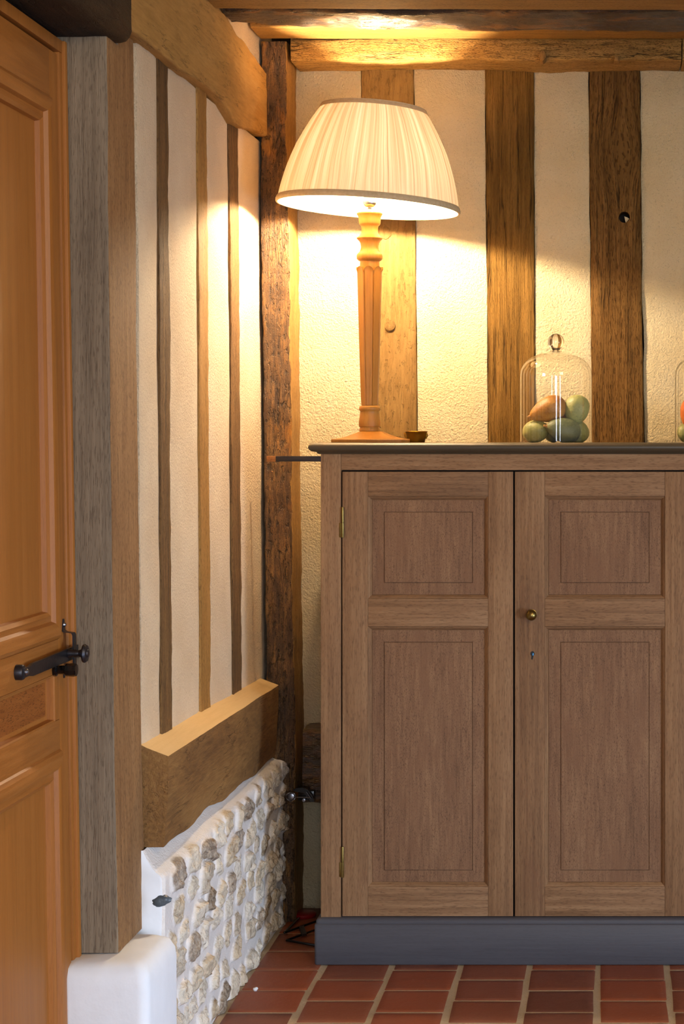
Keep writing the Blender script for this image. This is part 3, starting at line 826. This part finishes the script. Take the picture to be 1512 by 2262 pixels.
def cmap(u, v, w): return Vector((cx(u) if u > 5 else u, YC-w, v))
def make_door(pl, pr, sl, sr, ul, ur, bead, hinge_side, knob):
    """pl..pr door edges, sl/sr inner edges of stiles (px)"""
    bm = bmesh.new(); y0, y1 = YC+.0015, YC+.022; zt, zb = cz(1042), cz(2024.5)
    box(bm, cx(pl), cx(sl), y0, y1, zb, zt, .0012, 0)
    box(bm, cx(sr), cx(pr), y0, y1, zb, zt, .0012, 0)
    for a, b in ((1042, 1096), (1323, 1384), (1959, 2024.5)):
        box(bm, cx(sl)+.0003, cx(sr)-.0003, y0+.0004, y1, cz(b), cz(a), .0010, 1)
    if bead: box(bm, cx(pl)+.0005, cx(pl+10.5), y0-.0008, y1, zb, zt, .0014, 0)
    d = finish(bm, 'cupboard_door', [MT['cab_v'], MT['cab_h']], cab, 35)
    for (a, b, fa, fb) in ((1096, 1323, 35, 34), (1384, 1959, 33, 30)):
        bm = bmesh.new(); e = (cx(sl+35)-cx(sl))
        mp = lambda u, v, w: Vector((u, YC-w, v))
        f = .0385
        pr_ = [(0, -.0012), (.0016, -.0035), (.0030, -.0040), (.0070, -.0095), (.0088, -.0118), (.0092, -.0132), (.0100, -.0120), (f, -.0100), (f+.0006, -.0122), (f+.0014, -.0122), (f+.0022, -.0088), (f+.004, -.0086)]
        ringpanel(bm, mp, cx(sl), cx(sr), cz(b), cz(a), pr_, mats=[(1, 0)]*6+[(2, 2)]*7)
        finish(bm, 'door_panel', [MT['cab_v'], MT['cab_h'], MT['cab_p']], d, 20)
    xh = cx(pl-1.0 if hinge_side < 0 else pr+1.0)
    for (a, b) in ((1120, 1188), (1870, 1938)):
        bm = bmesh.new(); mid = (cz(a)+cz(b))/2
        lathe(bm, [(0, cz(b)), (.0034, cz(b)+.0005), (.0037, cz(b)+.002), (.0037, mid-.0006), (.0030, mid-.0002), (.0030, mid+.0002), (.0037, mid+.0006), (.0037, cz(a)-.002), (.0034, cz(a)), (0, cz(a)+.0005)], (xh+.0025*-hinge_side, YC-.0022, 0), 16)
        box(bm, xh-.006, xh+.001, YC-.0015, YC+.004, cz(b)+.001, mid-.001, .0005)
        finish(bm, 'hinge', MT['brass'], d, 35)
    if knob:
        bm = bmesh.new(); c = (cx(1175.5), YC, cz(1357))
        lathe(bm, [(0, 0), (.0125, 0), (.0125, .002), (.006, .004), (.0050, .010), (.0065, .013), (.0105, .015), (.0130, .019), (.0134, .023), (.0118, .028), (.0075, .0315), (.002, .0330), (.0, .0331)], c, 36, mtx=Matrix.Rotation(PI/2, 3, 'X'))
        finish(bm, 'door_knob', MT['brass'], d, 50)
        bm = bmesh.new(); kx, kz = cx(1177), cz(1444)
        pts = [(kx+.0050*math.cos(t), kz+.0060*math.sin(t)) for t in [(-60+300*k/18)*PI/180 for k in range(19)]]+[(kx-.0032, kz-.013), (kx-.0008, kz-.0155), (kx+.0010, kz-.0125)]
        a_ = [bm.verts.new((x, YC+.0008, z)) for x, z in pts]; b_ = [bm.verts.new((x, YC+.004, z)) for x, z in pts]
        bm.faces.new(a_)
        for k in range(len(pts)): bm.faces.new((a_[k], a_[(k+1) % len(pts)], b_[(k+1) % len(pts)], b_[k]))
        box(bm, kx-.0005, kx+.0032, YC+.0001, YC+.002, kz-.005, kz+.0015, .0004, 1)
        tag(finish(bm, 'keyhole', [MT['black_gloss'], plain('blued_steel', '4a7ea8', .3, 1)], d, 0), 'small dark keyhole with blued steel inside')
    return d
d1 = make_door(756.5, 1134, 813, 1079, 0, 0, False, -1, False)
d2 = make_door(1138, 1527, 1204, 1470, 0, 0, True, 1, True)
DX = cx(1531)-cx(756.5)
for d in (d1, d2):
    c = copy_tree(d, cab); c.location.x += DX

# ------------------------------------------------------------------ table lamp
LX, LY, LZ = -.6355, 4.80, 1.2912
K = .000387                                     # metres per traced unit
lamp = thing('table_lamp', (LX, LY, LZ), 'lit table lamp with turned wooden column and pleated cream shade', 'lamp')
def zz(t): return LZ+(1800-t)*K
bm = bmesh.new()
hb = .0895
def basez(t): return LZ+(1800-t)*K
prof = [(0, LZ), (.0012, LZ+.001), (.0012, LZ+.0075), (0, LZ+.0088), (-.004, LZ+.0092)]
for k in range(1, 9):
    q = k/8; prof.append((-.004-(hb-.004-.027)*q, LZ+.0092+.0195*(q**1.55)))
rectloft(bm, LX+.004-hb, LX+.004+hb, LY-hb, LY+hb, prof, rad=.004, cs=3)
finish(bm, 'lamp_base', MT['lampwood'], lamp, 30)
bm = bmesh.new()
pr = [(0, 1745), (64, 1745), (66, 1728), (69, 1722), (69, 1712), (64, 1702), (64, 1698), (70, 1694), (72, 1682), (72, 1660), (69, 1640), (65, 1615), (63, 1595), (64, 1590), (70, 1584), (71, 1572), (69, 1562), (62, 1556), (50, 1552), (0, 1552)]
lathe(bm, [(r*K, zz(t)) for r, t in pr], (LX, LY, 0), 48)
finish(bm, 'column_foot', MT['lampwood'], lamp, 45)
# fluted tapering shaft with scalloped top
bm = bmesh.new(); NF, PF = 8, 20; seg = NF*PF; rows = []
def shaft_r(t):                                 # t from bottom 1552 to top 640
    k = (1552-t)/(1552-640)
    return (56+(84-56)*(k**.8))*K
NR = 44
for i in range(NR+1):
    k = (i/NR)**.8; L = []
    for s in range(seg):
        a = 2*PI*s/seg+.44; ph = (s % PF)/PF; da = (ph-.5)*PI/4                  # 0 at groove, .5 mid facet
        f = math.sin(PI*ph); g = math.exp(-(min(ph, 1-ph)/.055)**2)
        ttop = 662-36*f**.6; t = 1552+(ttop-1552)*k
        r = shaft_r(max(t, 640))*(.55+.45*math.cos(PI/8)/math.cos(da)+.03)
        r *= 1-.11*g-.035*f**2
        e = max(0, (k-.972)/.028); r += .0028*e*e
        L.append(bm.verts.new((LX+r*math.cos(a), LY+r*math.sin(a), zz(t))))
    rows.append(L)
L = []
for s in range(seg):
    a = 2*PI*s/seg+.44; f = math.sin(PI*((s % PF)/PF)); r = 62*K
    L.append(bm.verts.new((LX+r*math.cos(a), LY+r*math.sin(a), zz(662-36*f**.6+2))))
rows.append(L)
for a, b in zip(rows, rows[1:]):
    for s in range(seg): bm.faces.new((a[s], a[(s+1) % seg], b[(s+1) % seg], b[s]))
bm.faces.new(rows[0][::-1]); bm.faces.new(rows[-1])
finish(bm, 'fluted_shaft', MT['lampwood'], lamp, 28)
bm = bmesh.new()
pr = [(0, 690), (65, 690), (65, 600), (64, 590), (76, 584), (85, 574), (87, 560), (86, 548), (80, 538), (72, 532), (66, 524), (60, 508), (58, 490), (62, 470), (70, 455), (82, 444), (87, 437), (86, 432), (76, 426), (64, 414), (55, 396), (54, 375), (56, 360), (60, 352), (68, 345), (72, 336), (73, 315), (74, 300), (80, 284), (87, 275), (86, 268), (74, 260), (40, 246), (0, 244)]
lathe(bm, [(r*K, zz(t)) for r, t in pr], (LX, LY, 0), 56)
finish(bm, 'turned_neck', MT['lampwood'], lamp, 45)
bm = bmesh.new()
pr = [(0, 248), (14, 246), (16, 236), (12, 230), (30, 224), (42, 210), (45, 196), (45, 184), (40, 182), (40, 150), (46, 148), (46, 140), (38, 138), (0, 138)]
lathe(bm, [(r*K, zz(t)) for r, t in pr], (LX, LY, 0), 36)
tag(finish(bm, 'bulb_holder', MT['steel'], lamp, 40), 'polished metal bulb holder')
bulbz = 1.962
bm = bmesh.new()
lathe(bm, [(0, -.030), (.012, -.030), (.013, -.022), (.020, -.012), (.0265, 0), (.0245, .012), (.016, .022), (0, .027)], (LX, LY, bulbz), 28)
m = M('glowing_bulb'); em = m.n('ShaderNodeEmission', None, Color=BULB+(1,), Strength=float(BULB_STRENGTH)); m.set(m.out.inputs['Surface'], em.outputs[0])
finish(bm, 'light_bulb', m.m, lamp, 0 or 60)

def shade_mat():
    m = M('pleated_cream_silk')
    uv = m.n('ShaderNodeUVMap').outputs[0]
    sx = m.n('ShaderNodeSeparateXYZ', None, Vector=uv)
    wob = m.math('MULTIPLY', m.math('SUBTRACT', m.noise(m.vm('MULTIPLY', uv, (5, .9, 0)), 1.5, 1).outputs['Fac'], .5), .03)
    u = m.math('ADD', sx.outputs[0], wob)
    v = m.n('ShaderNodeCombineXYZ', None, X=m.math('MULTIPLY', u, 52.0), Y=m.math('MULTIPLY', sx.outputs[1], .25), Z=0.0).outputs[0]
    a = m.noise(v, 1.0, 3, .6).outputs['Fac']
    v2 = m.n('ShaderNodeCombineXYZ', None, X=m.math('MULTIPLY', u, 190.0), Y=m.math('MULTIPLY', sx.outputs[1], .4), Z=3.0).outputs[0]
    b = m.noise(v2, 1.0, 2, .5).outputs['Fac']
    f = m.math('ADD', m.math('MULTIPLY', a, .6), m.math('MULTIPLY', b, .4))
    c = m.ramp(f, [(.36, 'b98f60'), (.45, 'd2ae80'), (.54, 'e8d0a8'), (.66, 'f8ead0')])
    lo, hi = SHADE_T
    tr = m.n('ShaderNodeBsdfTranslucent', None, Color=c)
    df = m.n('ShaderNodeBsdfDiffuse', None, Color=m.mix(.5, c, 'efe0c0'))
    bp = m.bump(f, .5, .004); m.set(tr.inputs['Normal'], bp); m.set(df.inputs['Normal'], bp)
    mx = m.n('ShaderNodeMixShader', None, Fac=lo); m.set(mx.inputs[1], df.outputs[0]); m.set(mx.inputs[2], tr.outputs[0])
    m.set(m.out.inputs['Surface'], mx.outputs[0]); return m.m
SHADE_T = (.023, .2)
tilt = Matrix.Rotation(math.radians(3.3), 3, 'Y')
SC = Vector((LX-.003, LY, 1.903))
sp = [(0, .0)]
HS = .250
prof_px = [(200, 0), (198, .04), (196, .10), (191.5, .2), (185, .32), (176, .45), (165.5, .58), (153, .7), (138, .83), (123.5, .94), (114, 1.0)]
def srad(k):
    for (r0, a), (r1, b) in zip(prof_px, prof_px[1:]):
        if k <= b: return (r0+(r1-r0)*(k-a)/(b-a))*.0011707
    return prof_px[-1][0]*.0011707
bm = bmesh.new(); uvl = bm.loops.layers.uv.new('UVMap'); seg = 360; rows = []; NRW = 26; data = {}
for i in range(NRW+1):
    k = i/NRW; L = []
    for s in range(seg):
        a = 2*PI*s/seg
        pl = noise.noise(Vector((math.cos(a)*13, math.sin(a)*13, k*.8)))*.0016+noise.noise(Vector((math.cos(a)*34, math.sin(a)*34, k*.6)))*.0011
        r = srad(k)+pl
        v = bm.verts.new(SC+tilt @ Vector((r*math.cos(a), r*math.sin(a), HS*k))); data[v] = (s/seg, k); L.append(v)
    rows.append(L)
for a, b in zip(rows, rows[1:]):
    for s in range(seg):
        f = bm.faces.new((a[s], a[(s+1) % seg], b[(s+1) % seg], b[s]))
        for lp in f.loops:
            u, v = data[lp.vert]
            if s == seg-1 and u < .5: u += 1
            lp[uvl].uv = (u*2, v)
shade = finish(bm, 'lamp_shade', shade_mat(), lamp, 0)
for p in shade.data.polygons: p.use_smooth = True
def band_mat():
    m = M('braid_trim')
    c = m.mix(m.noise(m.coords(), 120, 3).outputs['Fac'], 'b79a70', 'd6bf98')
    m.set(m.b.inputs['Base Color'], c); m.b.inputs['Roughness'].default_value = .9
    m.set(m.b.inputs['Normal'], m.bump(m.noise(m.vm('MULTIPLY', m.coords(), (.05, .05, 1)), 900, 2).outputs['Fac'], .6, .002)); return m.m
MT['band'] = band_mat()
def band(z0, z1, off, name):
    bm = bmesh.new(); pts = []
    for q in range(7):
        z = z0+(z1-z0)*q/6; r = srad(max(0, min(1, z/HS)))+off+.0012*math.sin(PI*q/6)+(.0006 if q % 2 else 0)
        pts.append((r, z))
    inner = [(srad(max(0, min(1, z1/HS)))-.0022, z1), (srad(max(0, min(1, z0/HS)))-.0022, z0)]
    lathe(bm, pts+inner+[pts[0]], SC, 128, mtx=tilt)
    finish(bm, name, MT['band'], shade, 40)
band(-.006, .010, .0022, 'bottom_trim'); band(HS-.008, HS+.004, .0020, 'top_trim')
# wire spider that carries the shade on the bulb holder
bm = bmesh.new(); zt = HS-.002
for k in range(3):
    a = k*2*PI/3+.5; r = srad(.98)
    e = SC+tilt @ Vector((r*math.cos(a), r*math.sin(a), zt)); c0 = Vector((LX+.018*math.cos(a), LY+.018*math.sin(a), zz(144)))
    mid = SC+tilt @ Vector((.05*math.cos(a), .05*math.sin(a), .10))
    tube(bm, [c0, mid, e], .0012, 6)
lathe(bm, [(.0145, zz(147)), (.0195, zz(147)), (.0195, zz(141)), (.0145, zz(141)), (.0145, zz(147))], (LX, LY, 0), 32)
finish(bm, 'shade_carrier', MT['steel'], shade, 40)

# ------------------------------------------------------------------ little brass pot
Yp = 4.94
pc = P(920.5, 0, Yp); pot = thing('brass_pot', (pc.x, Yp, LZ), 'small flared brass pot with lug handles, beside the lamp base', 'pot')
bm = bmesh.new(); q = Yp/F
def potrf(a, z): return 1
lathe(bm, [(0, 0), (18*q, 0), (18.5*q, 1*q), (22*q, 16*q), (23*q, 21*q), (24.5*q, 22.5*q), (25*q, 24*q), (24*q, 25*q), (22.4*q, 24*q), (21*q, 15*q), (17*q, 2*q), (0, 1.5*q)], (pc.x, Yp, LZ), 40)
finish(bm, 'pot_body', MT['brass_dull'], pot, 40)
for sgn in (-1, 1):
    bm = bmesh.new(); a = [(pc.x+sgn*(22.5+2.6*math.sin(PI*k/8))*q, Yp-.004, LZ+(21-11*k/8)*q) for k in range(9)]
    tube(bm, a, .0013, 8)
    box(bm, pc.x+sgn*22*q-.002, pc.x+sgn*22*q+.002, Yp-.007, Yp+.001, LZ+8*q, LZ+23*q, .0006)
    if sgn < 0:
        for k in range(3): box(bm, pc.x-26*q-.001*k, pc.x-23.5*q, Yp-.006, Yp, LZ+(6+6*k)*q, LZ+(9.5+6*k)*q, .0006)
    finish(bm, 'pot_handle', MT['brass_dull'], pot, 40)

# ------------------------------------------------------------------ glass cloches and fruit
def glass_thin():
    m = M('clear_blown_glass'); t = m.n('ShaderNodeBsdfTransparent', None, Color=(.985, .985, .97, 1)); g = m.n('ShaderNodeBsdfGlossy', None, Color=(1, 1, 1, 1), Roughness=.02)
    bp = m.bump(m.noise(m.vm('MULTIPLY', m.coords(), (1, 1, .05)), 60, 2).outputs['Fac'], .06, .003)
    m.set(g.inputs['Normal'], bp)
    lw = m.n('ShaderNodeLayerWeight', None, Blend=.5)
    fr = m.math('ADD', .045, m.math('MULTIPLY', m.math('POWER', lw.outputs['Facing'], 3.0), .60))
    mx = m.n('ShaderNodeMixShader', None, Fac=fr); m.set(mx.inputs[1], t.outputs[0]); m.set(mx.inputs[2], g.outputs[0])
    m.set(m.out.inputs['Surface'], mx.outputs[0]); return m.m
MT['glass'] = glass_thin()
gm = M('solid_glass'); gm.b.inputs['Transmission Weight'].default_value = 1; gm.b.inputs['IOR'].default_value = 1.45; gm.b.inputs['Roughness'].default_value = 0; gm.b.inputs['Base Color'].default_value = (.98, .97, .94, 1)
MT['glass_solid'] = gm.m
YG = 4.80; qg = YG/F
def make_cloche(xc, label, idx):
    c = thing('glass_cloche', (xc, YG, LZ), label, 'cloche', 'glass cloches of gourds on the cupboard')
    bm = bmesh.new(); R = 79.5*qg; Ht = 196*qg
    out = [(R, .0), (R+.0004, .003), (R, .006)]+[(a_*qg, z_*qg) for a_, z_ in ((79.5, 60), (79.5, 120), (79.4, 140), (79.2, 148), (78.3, 157), (76.9, 162), (74.7, 166), (72.4, 170.5), (69.4, 175), (65.8, 178.8), (61.3, 182.3), (56, 186), (49.3, 189.6), (38.9, 194), (27, 197.2), (19, 198.6), (14.5, 199.8), (12.5, 202))]
    Ht = 202*qg
    inn = [(max(.0001, r-.0025), z-(.0025 if z > Ht*.62 else 0)) for r, z in out][::-1]
    lathe(bm, out+[(.0085, Ht+.003), (0, Ht+.003)], (xc, YG, LZ+.0006), 96)
    finish(bm, 'glass_bell', MT['glass'], c, 60)
    bm = bmesh.new(); rk = 18*qg
    pr = [(0, -.026), (.011, -.026), (.0085, -.022), (.0105, -.0185)]
    for k in range(4, 25):
        a = -PI/2+PI*k/24; pr.append((rk*math.cos(a), rk*math.sin(a)))
    pr[-1] = (0, rk)
    lathe(bm, pr, (xc, YG, LZ+Ht+.0035+.0205), 40)
    finish(bm, 'glass_knob', MT['glass_solid'], c, 60)
    return c
def gourd_mat(name, a, b, spot, sc=1.0):
    m = M(name); p = m.coords()
    n = m.noise(p, 18*sc, 4, .6).outputs['Fac']; n2 = m.noise(p, 160, 3, .6).outputs['Fac']
    c = m.mix(m.gr(n, .38, .62), a, b); c = m.mix(m.math('MULTIPLY', m.gr(n2, .55, .68), .45), c, spot)
    m.set(m.b.inputs['Base Color'], c); m.b.inputs['Roughness'].default_value = .5; m.b.inputs['Specular IOR Level'].default_value = .4
    m.set(m.b.inputs['Normal'], m.bump(m.math('ADD', n2, m.math('MULTIPLY', n, 2.0)), .35, .003)); return m.m
G = {'green': gourd_mat('pale_green_rind', lin('7f8048'), lin('999658'), lin('63653a')),
     'dark': gourd_mat('grey_green_rind', lin('565a38'), lin('707047'), lin('85835a')),
     'tan': gourd_mat('dried_orange_rind', lin('96601f'), lin('b27c34'), lin('784c1a')),
     'orange': gourd_mat('orange_rind', lin('b3551a'), lin('c9702a'), lin('8d4516'))}
stem_m = plain('corky_stem', 'b0793a', .8, 0, 90, .5, var=.3)
def gourd(pos, rx, rz, mat, point, rot, label, seed, group, stem=True):
    """pear-shaped fruit, axis along local x, then rotated"""
    g = thing('gourd', pos, label, 'gourd', group)
    bm = bmesh.new(); n = 26; pr = []
    for k in range(n+1):
        a = PI*k/n; x = -math.cos(a); r = math.sin(a)*(1+point*x*.55)
        x2 = x-(point*.28*(max(0, -x)**3))
        pr.append((max(0, r)*rz, x2*rx))
    pr[0] = (0, pr[0][1]); pr[-1] = (0, pr[-1][1])
    mx = Matrix.Rotation(PI/2, 3, 'Y'); R = rot
    def rf(a, z): return 1+.05*noise.noise(Vector((math.cos(a)*1.2+seed, math.sin(a)*1.2, z*30)))+.012*math.cos(8*a+seed)
    lathe(bm, pr, (0, 0, 0), 40, mtx=mx, rfun=rf)
    for v in bm.verts: v.co = R @ v.co+Vector(pos)
    finish(bm, 'rind', G[mat], g, 0)
    for p in g.children[0].data.polygons: p.use_smooth = True
    if stem:
        bm = bmesh.new(); x0 = pr[0][1]
        for (dx, r) in ((0, 1),):
            lathe(bm, [(0, .0), (.0045, .0), (.0035, .003), (.0028, .006), (.0032, .008), (0, .0085)], (0, 0, 0), 12, mtx=Matrix.Rotation(-PI/2, 3, 'Y'))
        for v in bm.verts: v.co = R @ (v.co+Vector((x0+.0012, 0, 0)))+Vector(pos)
        finish(bm, 'stem', stem_m, g, 40)
    return g
def Ry(d, z=0): return Matrix.Rotation(math.radians(z), 3, 'Z') @ Matrix.Rotation(math.radians(d), 3, 'Y')
def fill(xc, GR, set_):
    for (dx, dy, zc, rx, rz, mat, pt, rot, lab, sd, st) in set_:
        gourd((xc+dx, YG+dy, LZ+zc), rx, rz, mat, pt, rot, lab, sd, GR, st)
xc1 = X_(1229, YG); xc2 = X_(1571, YG)
c1 = make_cloche(xc1, 'left glass cloche, fully in view, over a pile of gourds', 1)
c2 = make_cloche(xc2, 'second glass cloche cut off by the right edge of the photo', 2)
fill(xc1, 'gourds under the left cloche', [
    (-.0515, -.006, .0290, .0370, .0288, 'green', .15, Ry(8, 150), 'pale green gourd with a dark spot at the bottom left of the left cloche', 1, False),
    (.0215, -.034, .0320, .0440, .0325, 'dark', .35, Ry(12, 20), 'grey-green gourd lying at the bottom front middle of the left cloche, stem to the left', 2, True),
    (.0560, .022, .0285, .0310, .0285, 'green', .2, Ry(60, 40), 'green gourd at the bottom right of the left cloche, behind the front middle one', 3, False),
    (-.0180, -.012, .0850, .0470, .0330, 'tan', .42, Ry(-20, 6), 'wrinkled orange-brown pear-shaped gourd on top left of the pile in the left cloche', 4, True),
    (.0530, -.004, .0850, .0390, .0335, 'green', .2, Ry(-75, 20), 'large pale green gourd on top right of the pile in the left cloche', 5, True),
    (.0090, .048, .0640, .0300, .0260, 'orange', .2, Ry(10, 60), 'bright orange gourd glimpsed at the back of the pile in the left cloche', 6, False),
    (-.0100, .042, .0200, .0280, .0200, 'green', .2, Ry(0, 60), 'small green gourd at the back bottom of the left cloche', 7, False)])
fill(xc2, 'gourds under the right cloche', [
    (-.0480, -.012, .0810, .0400, .0310, 'orange', .35, Ry(-70, 10), 'orange gourd standing on top left inside the right cloche', 8, False),
    (-.0580, -.006, .0270, .0290, .0265, 'green', .3, Ry(30, 160), 'pale green gourd at the bottom left inside the right cloche', 9, False),
    (-.0080, -.042, .0270, .0360, .0265, 'dark', .3, Ry(10, 10), 'dark green gourd at the bottom front of the right cloche', 10, True),
    (.0520, -.010, .0280, .0330, .0275, 'green', .2, Ry(20, 80), 'green gourd at the bottom right of the right cloche', 11, False),
    (.0300, -.010, .0830, .0400, .0300, 'tan', .6, Ry(-10, 0), 'tan gourd on top right inside the right cloche', 12, True)])

# ------------------------------------------------------------------ bits in the corner gap
Yk = 4.965
sx0 = P(664, 1760, Yk)
spot = thing('clamp_light', (sx0.x, Yk, Z_(1772, Yk)), 'small black clamp light with chrome ring, in the gap left of the cupboard', 'clamp light')
bm = bmesh.new(); hood = []
for (px, py) in ((648, 1746), (655, 1741), (668, 1740), (680, 1744), (690, 1756), (695, 1771), (686, 1771), (680, 1762), (672, 1752), (664, 1750), (656, 1750)):
    hood.append(P(px, py, Yk))
a_ = [bm.verts.new(p) for p in hood]; b_ = [bm.verts.new(p+Vector((0, .03, 0))) for p in hood]
bm.faces.new(a_); bm.faces.new(b_[::-1])
for k in range(len(hood)): bm.faces.new((a_[k], a_[(k+1) % len(hood)], b_[(k+1) % len(hood)], b_[k]))
box(bm, X_(657, Yk), X_(693, Yk), Yk+.012, Yk+.04, Z_(1771, Yk), Z_(1749, Yk), .003)
finish(bm, 'lamp_hood', MT['black_gloss'], spot, 30)
bm = bmesh.new(); rc = P(643, 1760, Yk)
tube(bm, [(rc.x+.0125*math.cos(2*PI*k/24), Yk-.002+.003*math.sin(4*PI*k/24), rc.z+.0105*math.sin(2*PI*k/24)) for k in range(24)], .0022, 8, closed=True)
lathe(bm, [(0, -.002), (.0105, -.002), (.0085, .004), (0, .006)], (rc.x, Yk+.004, rc.z), 24, mtx=Matrix.Rotation(PI/2, 3, 'X'))
finish(bm, 'chrome_ring', MT['steel'], spot, 40)
bm = bmesh.new(); tube(bm, [P(654, 1761, Yk), P(684, 1762, Yk-.003)], .0015, 8); tube(bm, [P(677, 1749, Yk-.004), P(688, 1765, Yk-.004)], .0012, 8)
lathe(bm, [(0, -.004), (.0045, -.004), (.0045, .006), (0, .007)], P(672, 1767, Yk), 16, mtx=Matrix.Rotation(PI/2, 3, 'X'))
finish(bm, 'bracket_rod', MT['steel'], spot, 40)
bm = bmesh.new(); tube(bm, [P(668, 1752, Yk+.03), P(672, 1748, Yk+.05), P(674, 1745, Yk+.06)], .004, 8)
finish(bm, 'clamp_arm', MT['black_gloss'], spot, 40)

def Fl(px, py, z=.006): 
    Y = F*(EYE-z)/(py-VY); return Vector((X_(px, Y), Y, z))
rack = thing('wire_stand', Fl(660, 2062, 0), 'folded black wire stand on the tiles, behind the left end of the plinth', 'stand')
for pts in ([(661, 2028), (629, 2060), (702, 2034)], [(708, 2050), (634, 2077), (712, 2091)]):
    bm = bmesh.new(); tube(bm, [Fl(*p) for p in pts[:2]], .0032, 8); tube(bm, [Fl(*p) for p in pts[1:]], .0032, 8)
    bmesh.ops.create_icosphere(bm, subdivisions=2, radius=.0034, matrix=Matrix.Translation(Fl(*pts[1])))
    finish(bm, 'wire_foot', MT['black_gloss'], rack, 40)
bm = bmesh.new(); a, b, c, d = [Fl(*p, .0095) for p in ((661, 2046), (672, 2044), (678, 2062), (667, 2064))]
vs = [bm.verts.new(p) for p in (a, b, c, d)]; vt = [bm.verts.new(p-Vector((0, 0, .006))) for p in (a, b, c, d)]
bm.faces.new(vs); bm.faces.new(vt[::-1])
for k in range(4): bm.faces.new((vs[k], vs[(k+1) % 4], vt[(k+1) % 4], vt[k]))
finish(bm, 'joining_plate', MT['black_iron'], rack, 0)
bm = bmesh.new(); c = Fl(672, 2024, 0); lathe(bm, [(0, .001), (.032, .001), (.034, .004), (.034, .010), (.030, .013), (0, .013)], (c.x, c.y-.005, 0), 32)
tag(finish(bm, 'red_disc', MT['red'], None, 40), 'red plastic disc on the tiles in the dark corner behind the wire stand', 'disc')
# crumb of mortar on the tiles
bm = bmesh.new(); c = Fl(565, 2186, .003); bmesh.ops.create_icosphere(bm, subdivisions=2, radius=1)
for v in bm.verts:
    n = 1+.4*noise.noise(v.co*2); v.co = Vector((c.x+v.co.x*.006*n, c.y+v.co.y*.007*n, .0045+v.co.z*.0045*n))
tag(finish(bm, 'mortar_crumb', MT['white_stone'], None, 0), 'small white crumb of mortar on the tiles near the flint wall', 'crumb')
